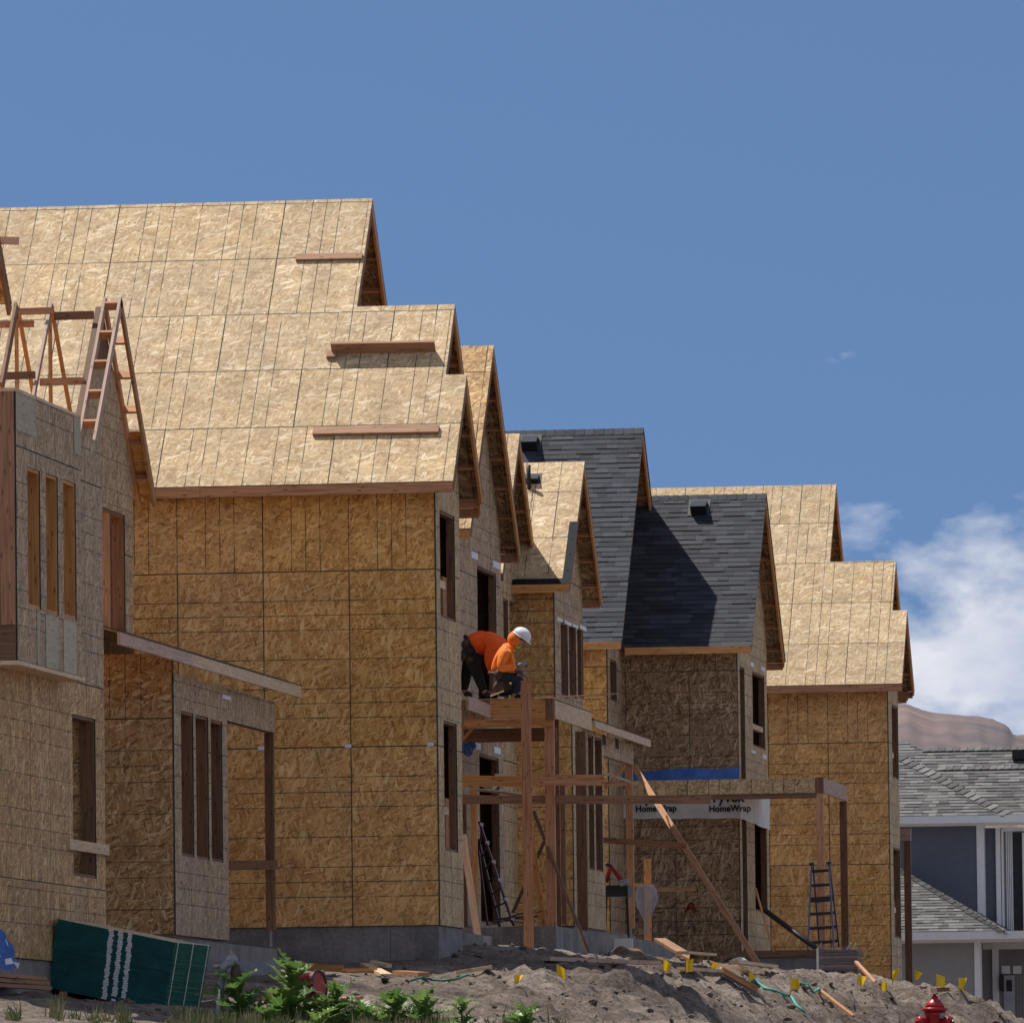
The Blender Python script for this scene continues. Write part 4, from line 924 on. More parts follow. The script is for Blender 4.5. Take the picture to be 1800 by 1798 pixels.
# ---- porch scaffold of house three (still being framed): parts of house three
def porch3():
    H=H3; Y=133.0
    Xd=PY(974,1245,Y).x
    zt=PY(940,1229,Y).z; zb=PY(940,1262,Y).z
    xl=PY(862,1245,Y).x
    box_part(H,'porch_beam',(xl,Y,zb),(Xd-.13,Y+.04,zt),'fir_orange')
    box_part(H,'porch_beam',(xl+.0,Y+.2,zb+.02),(Xd-.05,Y+.24,zt-.02),'fir')
    box_part(H,'porch_beam',(PY(815,1270,Y).x,Y+.05,zb-.12),(Xd-.04,Y+.1,zb-.01),'fir_orange')
    box_part(H,'porch_beam',(PY(815,1285,Y+.5).x,Y+.5,zb-.33),(Xd-.04,Y+.6,zb-.125),'fir_dark')
    box_part(H,'beam_end',(Xd-.128,Y-.01,zb-.02),(Xd-.005,Y+.14,zt+.005),'fir_dark')
    y2=PX(1040,1265,Xd).y
    box_part(H,'porch_rim',(Xd-.04,Y+.145,zb+.0),(Xd,y2,zt-.01),'fir_pale')
    # near rafter tail
    Xt=PY(841,1245,131.7).x; ya=PX(822,1240,Xt).y; yb=PX(862,1240,Xt).y
    obj('rafter_tail',MB().beam((Xt,ya,PX(830,1238,Xt).z),(Xt,Y-.01,PX(830,1238,Xt).z-.02),.04,.2),'fir_pink',H)
    XW=h3['XW']
    # deck boards under the workers
    mb=MB().box((XW+.02,Y+.02,zt+.004),(Xd-.01,y2+.3,zt+.022)); obj('porch_deck',mb,'osb_roof',H)
    # posts and studs
    def post(name,xa,xb,yt,yb,Yd,mat,d=.038):
        p=PY(xa,yb,Yd); q=PY(xb,yt,Yd); m=(PY(xa,(yt+yb)/2,Yd).x+PY(xb,(yt+yb)/2,Yd).x)/2; w=abs(PY(xb,yb,Yd).x-PY(xa,yb,Yd).x)/2
        return obj(name,MB().box((m-w,Yd,PY(m,yb,Yd).z if False else PY((xa+xb)/2,yb,Yd).z),(m+w,Yd+d,PY((xa+xb)/2,yt,Yd).z)),mat,H)
    post('porch_post',918,935,1196,1690,132.3,'fir',.05)
    post('porch_post',958.5,975,1263,1628,133.1,'fir',.13)
    post('porch_post',977,984,1265,1628,134.4,'fir_dark',.04)
    post('porch_post',986,994,1380,1624,134.0,'fir_dark',.09)
    post('porch_post',828,838.5,1382,1626,134.1,'fir_orange',.09)
    post('porch_post',814,820,1412,1640,134.2,'fir_dark',.09)
    post('porch_post',1013,1031,1285,1640,140.0,'fir_dark',.09)
    # horizontal working beams
    def hb(xa,xb,yt,yb,Yd,mat,d=.04,tilt=0):
        a=PY(xa,(yt+yb)/2,Yd); b=PY(xb,(yt+yb)/2-tilt,Yd); h=abs(PY(xa,yt,Yd).z-PY(xa,yb,Yd).z)
        return obj('porch_beam',MB().beam(a,b,d,h),mat,H)
    hb(812,918,1363,1382,132.9,'fir_orange'); hb(936,1062,1361,1380,132.9,'fir'); hb(1042,1100,1374,1381,133.4,'fir')
    hb(813,1250,1397.5,1412.5,133.2,'plank'); hb(870,905,1360,1364,132.8,'fir_pale')
    mb=MB().beam(PY(840,1387,133.5),PY(930,1398,136),.25,.02); obj('scaffold_plank',mb,'fir_pale',H)
    # cross braces under the deck at the wall
    for (a,b) in (((812,1282),(833,1256)),((813,1300),(853,1257))):
        obj('knee_brace',MB().beam(PY(*a,133.4),PY(*b,133.3),.038,.09,(0,1,0)),'fir_orange',H)
    # long flat bar lying across towards the next house
    obj('batten',MB().beam(PY(935,1228,132.6),PY(1085,1219,135.5),.09,.02),'plank',H)
    # concrete pad under the porch
    zc=h3['zf']
    zt2=PY(900,1628,133.05).z; xr=PY(978,1640,133.05).x
    x=PY(770,1640,133.05).x; k=0
    for xa,xb in ((770,842),(842,869),(869,915),(915,930),(930,978)):
        box_part(H,'foundation',(PY(xa,1640,133.05).x,133.05+.003*(k%2),zt2-1.5),(PY(xb,1640,133.05).x-.004,133.4,zt2-.01*(k%2)),'concrete'); k+=1
    y3=PX(1042,1645,xr).y
    box_part(H,'foundation',(xr-1.5,133.41,zt2-1.5),(xr-.006,148.9,zt2-.003),'concrete')
    return dict(Xd=Xd,zt=zt,Y=Y,y2=y2)
P3=porch3()
# ---- finished grey house at the right edge
def w6():
    Y=200.0
    def Zp(x,y,Y_=Y): return PY(x,y,Y_)
    H=thing('finished_house','finished grey house with shingled hip roofs and white trim at the right edge','house',Zp(1690,1800))
    # lower front wing
    x0=Zp(1570,1700).x; x1=Zp(1713,1700).x; zb=Zp(1650,1860).z; zt=Zp(1650,1657).z
    box_part(H,'wall',(x0-3,Y,zb),(x1,Y+6,zt),'siding_grey')
    tr=Zp(1723,1700).x
    box_part(H,'corner_trim',(x1,Y-.03,zb),(tr,Y+.5,zt),'trim_white')
    xg=Zp(1815,1700).x
    box_part(H,'frieze',(x0-3,Y-.06,zt),(xg+1,Y+.0,Zp(1650,1650).z),'trim_white')
    gz=Zp(1650,1638).z
    box_part(H,'gutter',(x0-3,Y-.42,Zp(1650,1652).z),(xg+1,Y-.28,gz),'trim_white')
    box_part(H,'soffit',(x0-3,Y-.28,Zp(1650,1650).z),(xg+1,Y+2.6,Zp(1650,1650).z+.03),'trim_white')
    # recess to the right with board and batten, door and trims
    Yr=Y+2.6
    xr0=Zp(1718,1700,Yr).x; xr1=Zp(1830,1700,Yr).x
    box_part(H,'wall',(xr0,Yr,zb),(xr1,Yr+.2,Zp(1760,1652,Yr).z),'siding_grey')
    for xa,xb in ((1745,1756),):
        box_part(H,'corner_trim',(Zp(xa,1700,Yr).x,Yr-.12,zb),(Zp(xb,1700,Yr).x,Yr-.01,Zp(1750,1655,Yr).z),'trim_white')
    box_part(H,'door_header',(Zp(1722,1700,Yr).x,Yr-.1,Zp(1760,1668,Yr).z),(xr1,Yr-.012,Zp(1760,1655,Yr).z),'trim_white')
    for k in range(9):
        xa=1762+k*5; box_part(H,'batten',(Zp(xa,1700,Yr).x,Yr-.03,zb),(Zp(xa,1700,Yr).x+.03,Yr-.002,Zp(xa,1668,Yr).z),'siding_grey')
    for xa,xb in ((1761,1776),(1781,1796)):
        box_part(H,'sign_board',(Zp(xa,1700,Yr).x,Yr-.07,Zp(xa,1711,Yr).z),(Zp(xb,1700,Yr).x,Yr-.032,Zp(xa,1697,Yr).z),'trim_white')
    d=box_part(H,'door',(Zp(1764,1700,Yr).x,Yr-.08,zb),(Zp(1783,1700,Yr).x,Yr-.034,Zp(1770,1714,Yr).z),'door_grey')
    obj('pane',MB().box((Zp(1769,1700,Yr).x,Yr-.086,Zp(1770,1742,Yr).z),(Zp(1779,1700,Yr).x,Yr-.081,Zp(1770,1722,Yr).z)),'glass_dark',d)
    box_part(H,'lantern',(Zp(1759,1700,Yr).x,Yr-.25,Zp(1760,1741,Yr).z),(Zp(1765,1700,Yr).x,Yr-.1,Zp(1760,1712,Yr).z),'black_plastic')
    # lower hip roof: camera slope + street slope
    Ye=Y-.4; ze=gz; S1=Slope(Ye,ze,.55)
    hb=S1.hit(1770,1640); ht=S1.hit(1583,1527)
    xl=Zp(1560,1600).x-2
    vt=S1.v_of(ht)
    # street slope plane through hip line, falling towards +X
    rf=obj('roof',MB().prism([S1.at(xl,0),S1.at(hb.x,0),ht-S1.n*.002,S1.at(xl,vt)],S1.n,.03,None,0),['shingle_grey'],H)
    def shingle_poly(roof,sl,poly,ex=.14,name='shingles'):
        mb=MB(); v=min(p[1] for p in poly); v1=max(p[1] for p in poly); u0=min(p[0] for p in poly); u1=max(p[0] for p in poly)
        while v<v1:
            x=u0-random.random()*.3
            while x<u1:
                w=random.choice((.16,.24,.33)); 
                pl=clip(rect(x,x+w,v,min(v+ex*1.2,v1)),poly); x+=w
                if not pl: continue
                th=random.choice((.012,.02)); 
                b=[sl.at(*p) for p in pl]; t=[q+sl.n*(th*(1-(p[1]-v)/(ex*1.2))+.002) for q,p in zip(b,pl)]
                i=len(mb.v); mb.v+=b+t; k=len(pl)
                mb.f.append(tuple(range(i+k,i+2*k))); mb.uv.append([(0,0)]*k); mb.m.append(0)
                for a in range(k):
                    c=(a+1)%k; mb.f.append((i+a,i+c,i+k+c,i+k+a)); mb.uv.append([(0,0)]*4); mb.m.append(0)
            v+=ex
        o=obj(name,mb,'shingle_grey',roof); o['kind']='stuff'
    p1=[(xl,0),(hb.x,0),(ht.x,vt),(xl,vt)]
    shingle_poly(rf,S1,p1)
    # street-facing slope: through hip line and a line along +Y
    n2=(ht-hb).cross(Vector((0,1,0))).normalized(); n2=n2 if n2.z>0 else -n2
    Lr=5.0
    a0=hb; a1=ht; 
    class Pl: pass
    S2=Pl(); S2.n=n2; ex_=(Vector((a1.x-hb.x,0,a1.z-hb.z))).normalized()
    S2.at=lambda u,v: hb+Vector((0,1,0))*u+ex_*v
    # hip line in (u,v): from (0,0) to (ht.y-hb.y, len)
    hv=(ht-hb).dot(ex_); hu=ht.y-hb.y
    poly=[(0,0),(7,0),(7,hv),(hu,hv)]
    mb=MB(); mb.prism([S2.at(*p)-n2*.002 for p in poly],n2,.03,None,0); obj('roof_deck',mb,['shingle_grey'],rf)
    shingle_poly(rf,S2,poly)
    for k in range(18):
        f=(k+.5)/18; p=hb.lerp(ht,f)+(S1.n+n2).normalized()*.03; q=hb.lerp(ht,f+.062)+(S1.n+n2).normalized()*.015
        mb=MB()
        side=(ht-hb).cross(S1.n+n2).normalized()*.14
        dn_=-(S1.n+n2).normalized()*.045
        mb.face([p,p+side+dn_,q+side+dn_,q]); mb.face([p,q,q-side+dn_,p-side+dn_]); mb.face([p+side+dn_,p,p-dn_*0,p+side+dn_*1.6]); 
        mb.prism([p-side+dn_,p,q,q-side+dn_],S1.n,.02,None,0); mb.prism([p,p+side+dn_,q+side+dn_,q],n2,.02,None,0)
        obj('hip_cap',mb,['shingle_grey'],rf)
    # upper storey
    Yu=Y+3.3
    xa=Zp(1560,1500,Yu).x-2; xb=Zp(1717,1500,Yu).x; zt2=Zp(1650,1452,Yu).z; zlow=Zp(1650,1660,Yu).z
    box_part(H,'wall',(xa,Yu,zlow),(xb,Yu+6,zt2),'siding_shade')
    box_part(H,'corner_trim',(xb,Yu-.03,zlow),(Zp(1730,1500,Yu).x,Yu+.4,zt2),'trim_white')
    Yv=Yu+.35
    box_part(H,'wall',(xb,Yv,zlow),(Zp(1752,1500,Yv).x,Yv+5,Zp(1740,1455,Yv).z),'siding_shade')
    box_part(H,'wall',(Zp(1752,1500,Yv).x,Yv+.1,zlow),(Zp(1830,1500,Yv).x,Yv+5,Zp(1740,1455,Yv).z),'siding_grey')
    box_part(H,'downspout',(Zp(1751,1500,Yv).x,Yv-.12,zlow),(Zp(1759,1500,Yv).x,Yv-.02,Zp(1750,1455,Yv).z),'trim_white')
    box_part(H,'window_trim',(Zp(1760,1500,Yv).x,Yv-.0,zlow),(Zp(1764,1500,Yv).x,Yv+.09,Zp(1760,1456,Yv).z),'trim_white')
    box_part(H,'window_trim',(Zp(1764,1500,Yv).x,Yv-.0,Zp(1760,1461,Yv).z),(Zp(1830,1500,Yv).x,Yv+.09,Zp(1760,1454,Yv).z),'trim_white')
    for k in range(4):
        x=1768+k*3.2; box_part(H,'batten',(Zp(x,1500,Yv).x,Yv+.05,zlow),(Zp(x,1500,Yv).x+.025,Yv+.098,Zp(x,1461,Yv).z),'trim_white')
    box_part(H,'pane',(Zp(1778,1500,Yv).x,Yv+.06,zlow),(Zp(1797,1500,Yv).x,Yv+.097,Zp(1785,1463,Yv).z),'glass_dark')
    box_part(H,'window_trim',(Zp(1797,1500,Yv).x,Yv,zlow),(Zp(1803,1500,Yv).x,Yv+.09,Zp(1785,1463,Yv).z),'trim_white')
    g2=Zp(1650,1434,Yu-.5).z
    box_part(H,'gutter',(xa,Yu-.55,Zp(1650,1447,Yu-.5).z),(Zp(1830,1440,Yu).x,Yu-.42,g2),'trim_white')
    box_part(H,'frieze',(xa,Yu-.07,zt2),(Zp(1830,1440,Yu).x,Yu+.0,Zp(1650,1444,Yu).z+.03),'trim_white')
    box_part(H,'soffit',(xa,Yu-.42,zt2+.06),(Zp(1830,1440,Yu).x,Yu+1,zt2+.09),'trim_white')
    # upper hip + the big slope behind it
    S3=Slope(Yu-.5,g2,.62); b3=S3.hit(1772,1434); t3=S3.hit(1583,1332); v3=S3.v_of(t3)
    p3=[(xa,0),(b3.x,0),(t3.x,v3),(xa,v3)]
    r3=obj('roof',MB().prism([S3.at(*p)-S3.n*.002 for p in p3],S3.n,.03,None,0),['shingle_grey'],H); shingle_poly(r3,S3,p3)
    S4=Slope(Yu+.35,g2+.02,.62); rt=S4.hit(1650,1351); v4=S4.v_of(rt); xr=Zp(1850,1400,Yu).x
    p4=[(xa,0),(xr,0),(xr,v4),(xa,v4)]
    r4=obj('roof',MB().prism([S4.at(*p)-S4.n*.002 for p in p4],S4.n,.03,None,0),['shingle_grey'],H); shingle_poly(r4,S4,p4)
    S5=Slope(Yu+2.4,rt.z-.3,.62); rt5=S5.hit(1700,1317); v5=S5.v_of(rt5); x5=S5.hit(1622,1318).x; x6=S5.hit(1583,1300).x
    p5=[(xa,0),(xr,0),(xr,v5),(xa,v5)]; vx=S5.v_of(S5.hit(1583,1300))
    r5=obj('roof',MB().prism([S5.at(*p)-S5.n*.002 for p in p5],S5.n,.03,None,0),['shingle_grey'],H); shingle_poly(r5,S5,p5)
    p6=[(xa,v5),(x5,v5),(x6,vx),(xa,vx+(vx-v5)*.8)]; mb=MB(); mb.prism([S5.at(*p)-S5.n*.002 for p in p6],S5.n,.03,None,0); obj('roof_deck',mb,['shingle_grey'],r5); shingle_poly(r5,S5,p6)
    for rr,S_,v_,xs in ((r4,S4,v4,S4.hit(1648,1351).x),(r5,S5,v5,x5)):
        x=xs
        while x<xr:
            p=S_.at(x,v_); mb=MB(); mb.prism([p+Vector((0,-.12,-.04)),p+Vector((.2,-.12,-.02)),p+Vector((.2,.02,.06)),p+Vector((0,.02,.04))],S_.n,.03,None,0); obj('ridge_cap',mb,['shingle_grey'],rr); x+=.17
    for k in range(19):
        f=(k+.3)/19; p=b3.lerp(t3,f)+S3.n*.035; d=(t3-b3).normalized(); sd=d.cross(S3.n)*.13
        mb=MB(); mb.prism([p-sd,p+sd,p+sd+d*.18-S3.n*.02,p-sd+d*.18-S3.n*.02][::-1],S3.n,.025,None,0); obj('hip_cap',mb,['shingle_grey'],r3)
    p=S4.hit(1785,1330) if False else S5.hit(1790,1326)
    obj('roof_vent',MB().box((p.x-.12,p.y-.35,p.z-.12),(p.x+.5,p.y+.1,p.z+.1)),'black_vent',r5)
    return H
H6=w6()
# ================================================================== ground, hill
def rz(px,py,Y): return PY(px,py,Y)
ctrl=[(0,1748,97),(0,1812,92),(150,1786,96.5),(160,1822,92.5),(330,1812,95.5),(330,1822,92.5),(600,1812,96),(600,1826,93),(0,1728,100.5),(81,1742,101.6),(200,1766,101.4),(288,1784,101.3),(360,1790,103.5),(250,1715,108.5),(300,1690,113),(400,1694,119.5),(420,1720,112),(450,1765,104),
 (620,1750,108),(500,1712,120.0),(620,1688,121.9),(600,1708,120.7),(700,1710,120.6),(800,1688,122.4),(850,1711,120.4),(780,1730,111),(500,1724,114),(620,1726,114),(760,1722,114),(620,1716,117.5),(760,1715,117.5),(850,1716,116.5),(620,1768,104),(900,1745,107),(700,1770,104),
 (1000,1702,122),(940,1706,113.5),(870,1720,110),(950,1808,98.5),(800,1812,96.5),(1010,1806,104),(1040,1707,115.5),(1080,1742,114.5),(1125,1800,113.5),(1060,1806,108),
 (1085,1706,121),(1100,1702,126),(1643,1880,107),(1700,1885,108),(1000,1690,146),(1250,1697,162),(1460,1724,160),(1440,1724,150),(1500,1728,150),(1370,1718,150),(1290,1710,150),(1200,1703,150),(1560,1736,172),(1640,1738,176),(1590,1735,160)]
cp=[PY(*c) for c in ctrl]
for x in (-34,-28,-22):
    for y in (124,136,150,165,185,210): cp.append(Vector((x,y,CAM.z+2.15)))
for y in (105,115): cp.append(Vector((-26,y,CAM.z+2.1)))
for y in (70,82):
    for x in (-30,-20,-12,-5): cp.append(Vector((x,y,.1)))
for y in (70,90,105,120,140,160,180,210):
    for x in (-6.5,-3,2,10): cp.append(Vector((x,y,0.15)))
for x in (-14,-18): cp.append(Vector((x,190,1.2))); cp.append(Vector((x,215,.6)))
for (Y_,px,py) in ((119.5,1100,1708),(122,1135,1710),(125,1175,1712),(128,1215,1715),(132,1275,1720),(136,1345,1725),(140,1420,1730),(145,1555,1734),(150,1688,1732),(156,1715,1737),(165,1740,1748)):
    c0=PY(px,py,Y_); cp.append(c0)
    for dx,dz in ((.5,-.28),(1.0,-.68),(2.0,-1.5),(3.0,-2.3)): cp.append(c0+Vector((dx,0,max(dz,.12-c0.z))))
CP=np.array([tuple(c) for c in cp]); 
def phi(r): return r
D=np.sqrt(((CP[:,None,:2]-CP[None,:,:2])**2).sum(-1)); n=len(CP)
Am=np.zeros((n+1,n+1)); Am[:n,:n]=phi(D)+np.eye(n)*-.05; Am[:n,n]=1; Am[n,:n]=1
wts=np.linalg.solve(Am,np.append(CP[:,2],0))
rng=np.random.default_rng(5)
_perm=rng.random((512,512))
def vnoise(x,y):
    xi=np.floor(x).astype(int); yi=np.floor(y).astype(int); fx=x-xi; fy=y-yi; fx=fx*fx*(3-2*fx); fy=fy*fy*(3-2*fy)
    g=lambda a,b:_perm[a%512,b%512]
    return (g(xi,yi)*(1-fx)+g(xi+1,yi)*fx)*(1-fy)+(g(xi,yi+1)*(1-fx)+g(xi+1,yi+1)*fx)*fy
def gz(x,y,rough=True):
    x=np.atleast_1d(np.asarray(x,float)); y=np.atleast_1d(np.asarray(y,float))
    out=np.zeros(x.shape); 
    for i in range(0,len(x),4000):
        d=np.sqrt((x[i:i+4000,None]-CP[None,:,0])**2+(y[i:i+4000,None]-CP[None,:,1])**2); out[i:i+4000]=phi(d)@wts[:n]+wts[n]
    far=np.clip((np.hypot(np.maximum(0,np.abs(x+13)-28),np.maximum(0,np.abs(y-140)-75)))/60,0,1)
    out=out*(1-far)+0.1*far
    if rough:
        a=np.clip(1-far*2,0,1)
        bank=np.clip((x+17.6)/3.5,0,1)*np.clip((y-96)/6,.3,1)        # loose fill is rougher towards the street
        nb=(vnoise(x*.7,y*.7)-.5)*.09+(vnoise(x*2.1+9,y*2.1)-.5)*(.05+.12*bank)+(vnoise(x*5.3,y*5.3+4)-.5)*(.045+.17*bank)+(vnoise(x*11.1,y*11.1+4)-.5)*(.03+.11*bank)
        rid=np.abs(vnoise(x*1.3+3,y*1.3+7)-.5)*.2*bank+.05*bank
        out+= (nb-rid)*a
    return out
def g1(x,y,rough=True): return float(gz([x],[y],rough)[0])
xs=np.concatenate([[-4000,-1500,-500,-200,-100,-60,-45,-36,-32],np.arange(-29,-20.5,.5),np.arange(-20.5,-7.0,.11),np.arange(-7,6,.8),[8,12,18,28,50,100,250,800,2000,5000]])
ys=np.concatenate([[-300,-100,-40,0,30,50,65,75,82,88],np.arange(90,155,.2),np.arange(155,182,.6),np.arange(182,216,2),[225,240,260,300,400,600,1000,2000,4000,9000]])
GX,GY=np.meshgrid(xs,ys); ZZ=gz(GX.ravel(),GY.ravel())
nx,ny=len(xs),len(ys)
idx=np.arange(nx*ny).reshape(ny,nx)
fc=np.stack([idx[:-1,:-1],idx[:-1,1:],idx[1:,1:],idx[1:,:-1]],-1).reshape(-1,4)
me=bpy.data.meshes.new('ground'); me.from_pydata(np.stack([GX.ravel(),GY.ravel(),ZZ],-1).tolist(),[],fc.tolist()); me.materials.append(MATS['dirt'])
me.polygons.foreach_set('use_smooth',[True]*len(me.polygons)); me.update()
gnd=bpy.data.objects.new('ground',me); COL.objects.link(gnd); gnd['kind']='structure'
def on_ground(px,py,Y0=95.0,Y1=185.0,step=.15):
    """first point of the ground met by the pixel's ray"""
    ysr=np.arange(Y0,Y1,step); r=ray(px,py); tt=(ysr-CAM.y)/r.y; X=CAM.x+r.x*tt; Z=CAM.z+r.z*tt
    g=gz(X,ysr); k=np.argmax(g>=Z)
    if not (g>=Z).any(): return PY(px,py,(Y0+Y1)/2)
    return Vector((X[k],ysr[k],float(g[k])))
# clods and stones on the bank: uncountable
def clods():
    N_=9000; vs=[];fs=[]
    ico=[(-.53,0,.85),(.53,0,.85),(-.53,0,-.85),(.53,0,-.85),(0,.85,.53),(0,.85,-.53),(0,-.85,.53),(0,-.85,-.53),(.85,.53,0),(-.85,.53,0),(.85,-.53,0),(-.85,-.53,0)]
    tri=[(0,4,1),(0,9,4),(9,5,4),(4,5,8),(4,8,1),(8,10,1),(8,3,10),(5,3,8),(5,2,3),(2,7,3),(7,10,3),(7,6,10),(7,11,6),(11,0,6),(0,1,6),(6,1,10),(9,0,11),(9,11,2),(9,2,5),(7,2,11)]
    ico=np.array(ico)
    X=rng.uniform(-19.5,-8.5,N_*2); Y=rng.uniform(97,152,N_*2); keep=(rng.random(N_*2)<np.clip((X+19)/4,.12,1)); X=X[keep][:N_]; Y=Y[keep][:N_]
    Z=gz(X,Y); R=.008+.05*rng.random(len(X))**9+.012*rng.random(len(X))
    for x,y,z,r in zip(X,Y,Z,R):
        i=len(vs); sc=np.array([rng.uniform(.7,1.4),rng.uniform(.7,1.4),rng.uniform(.5,.9)])
        p=ico*sc*r*rng.uniform(.75,1.2,(12,1))+np.array([x,y,z+r*.25]); vs+=p.tolist(); fs+=[(a+i,b+i,c+i) for a,b,c in tri]
    m=bpy.data.meshes.new('dirt_clods'); m.from_pydata(vs,[],fs); m.materials.append(MATS['dirt']); o=bpy.data.objects.new('dirt_clods',m); COL.objects.link(o)
    o['kind']='stuff'; o['label']='loose dirt clods and small stones strewn over the bare bank'; o['category']='dirt'
clods()
# hill on the skyline, 3 km off
def hill():
    Yh=3000.0; prof=[(700,1330),(1100,1290),(1350,1262),(1500,1250),(1583,1254),(1620,1263),(1650,1271),(1680,1273),(1715,1273),(1742,1277),(1762,1285),(1772,1290),(1780,1303),(1800,1306),(1900,1318),(2300,1340)]
    vs=[];fs=[]; R=44; C_=220
    xs_=np.linspace(700,2300,C_); yy=np.interp(xs_,[p[0] for p in prof],[p[1] for p in prof])+ (rng.random(C_)-.5)*1.2
    for j in range(R):
        f=j/(R-1)
        for i in range(C_):
            top=PY(xs_[i],yy[i],Yh); z=top.z*math.sin(f*math.pi/2)
            y=Yh-900*(1-f)
            vs.append((top.x*(y/Yh)*1.0,y,z+ (4*(vnoise(np.array([i*.09+j*.03]),np.array([j*.11]))[0]-.5)+2*(vnoise(np.array([i*.31]),np.array([j*.27+i*.1]))[0]-.5))*f*(1-f)*4))
    for j in range(R-1):
        for i in range(C_-1): fs.append((j*C_+i,j*C_+i+1,(j+1)*C_+i+1,(j+1)*C_+i))
    base=len(vs)
    for i in range(C_): x,y,z=vs[(R-1)*C_+i]; vs.append((x,y+900,0))
    for i in range(C_-1): fs.append(((R-1)*C_+i,(R-1)*C_+i+1,base+i+1,base+i))
    m=bpy.data.meshes.new('hill'); m.from_pydata(vs,[],fs); m.materials.append(MATS['hill_scrub_haze']); m.polygons.foreach_set('use_smooth',[True]*len(m.polygons))
    o=bpy.data.objects.new('hill',m); COL.objects.link(o); o['kind']='structure'
hill()
# ================================================================== things on and around the houses
def text_mesh(name, s, loc, size, mat, parent, facing='-Y', bold=.028, sx=1.0):
    cu=bpy.data.curves.new(name,'FONT'); cu.body=s; cu.size=size; cu.offset=bold*size; cu.extrude=.0015; cu.resolution_u=3
    to=bpy.data.objects.new(name,cu); me=bpy.data.meshes.new_from_object(to); bpy.data.objects.remove(to); bpy.data.curves.remove(cu)
    me.materials.clear(); me.materials.append(MATS[mat]); me.name=name
    o=bpy.data.objects.new(name,me); COL.objects.link(o)
    o.parent=parent; o.location=Vector(loc)-base_of(parent); o.rotation_euler=(math.pi/2,0,0); o.scale=(sx,1,1)
    return o
# house wrap, tarp and marks on the black-roofed house
def wrap4():
    Y2=h4['Y2']; X2=h4['XW2']
    a=PY(1084,1420,Y2-.03); b=PY(1298,1420,Y2-.03); zt=PY(1200,1385,Y2).z; zb=PY(1200,1437,Y2).z
    mb=MB(); nseg=28
    P=[]
    for i in range(nseg+1):
        f=i/nseg; x=a.x+(X2+.03-a.x)*f; w=.012*math.sin(i*1.9)+.008*math.sin(i*4.1); P.append((Vector((x,Y2-.03-abs(w),zt)),Vector((x,Y2-.028+w*.3,zb+.008*math.sin(i*.8)-.03*f))))
    y1=PX(1350,1420,X2).y
    for i in range(1,9):
        f=i/8; y=Y2-.03+(y1-Y2)*f; w=.012*math.sin(i*2.3); P.append((Vector((X2+.035+abs(w),y,zt+.02)),Vector((X2+.03,y,zb-.03-.06*f+.01*math.sin(i*2)))))
    for (t0,b0),(t1,b1) in zip(P,P[1:]): mb.face([b0,b1,t1,t0])
    hw=obj('house_wrap',mb,'white_wrap',H4,smooth=True)
    for x,sx in ((1117,1.0),(1246,1.02)):
        p=PY(x,1426.5,Y2-.055); text_mesh('lettering','HomeWrap',p,.175,'ink',hw,sx=.92*sx)
        p=PY(x+2,1410,Y2-.055); text_mesh('lettering','Tyvek',p,.27,'ink',hw,bold=.02)
    # blue tarp folded above the porch beam
    p=PY(1075,1372,Y2-.12); q=PY(1300,1372,Y2-.12); mb=MB(); n=18; rows=[]
    for j in range(4):
        rows.append([Vector((p.x+(q.x-p.x)*i/n, Y2-.06-.14*(1-j/3)+.015*math.sin(i*1.3+j), p.z-.05+(.28-.03*math.sin(i*.5))*j/3*(.72+.28*i/n))) for i in range(n+1)])
    for j in range(3):
        for i in range(n): mb.face([rows[j][i],rows[j][i+1],rows[j+1][i+1],rows[j+1][i]])
    tag(obj('blue_tarp',mb,'tarp_blue',None,smooth=True),'blue tarp folded along the wall above the porch beam of the black roofed house','tarp')
    # sprayed red mark
    mk=[((1205,1603),(1211,1590)),((1211,1590),(1216,1586)),((1216,1586),(1224,1602)),((1207,1598),(1214,1594)),((1214,1594),(1222,1600))]
    mb=MB()
    for s_,e_ in mk: mb.beam(PY(*s_,Y2-.016),PY(*e_,Y2-.016),.003,.045,(0,1,0) if False else (1,0,0))
    obj('paint_mark',mb,'red_spray',H4)
wrap4()
# roof vents
def vent(house,roof,sl,px,py,w,h,tall,mat='black_vent'):
    p=sl.hit(px,py); v=sl.v_of(p); mb=MB()
    lo=[(p.x-w/2,v-h/2),(p.x+w/2,v-h/2),(p.x+w/2,v+h/2),(p.x-w/2,v+h/2)]
    b=[sl.at(*q) for q in lo]; t=[sl.at(*q)+sl.n*k for q,k in zip(lo,(tall,tall,tall*.35,tall*.35))]
    mb.face(t); 
    for i in range(4): mb.face([b[i],b[(i+1)%4],t[(i+1)%4],t[i]])
    fl=[sl.at(p.x-w*.7,v-h*.6)+sl.n*.022,sl.at(p.x+w*.7,v-h*.6)+sl.n*.022,sl.at(p.x+w*.7,v+h*.8)+sl.n*.022,sl.at(p.x-w*.7,v+h*.8)+sl.n*.022]
    o=obj('roof_vent',mb,mat,roof); m2=MB(); m2.prism(fl,sl.n,.004,None,0); obj('vent_flange',m2,mat,o)
vent(H4,h4['r2'],h4['s2'],1229,895,.30,.34,.22); vent(H4,h4['r1'],h4['s1'],932,782,.30,.34,.24)
vent(H3b,h3b['roof'],h3b['sl'],936,844,.22,.2,.12)
s_=h3b['sl']; p=s_.hit(930,860); obj('vent_pipe',MB().tube([p-Vector((0,0,.05)),p+Vector((0,-.02,.42))],.035,10),'black_plastic',h3b['roof'],True)
p=s_.hit(937,862); obj('roof_cord',MB().tube([p+s_.n*.02+Vector((.01*math.sin(k*2.2),-k*.05,-k*.05)) for k in range(10)],.008,5),'black_plastic',h3b['roof'],True)
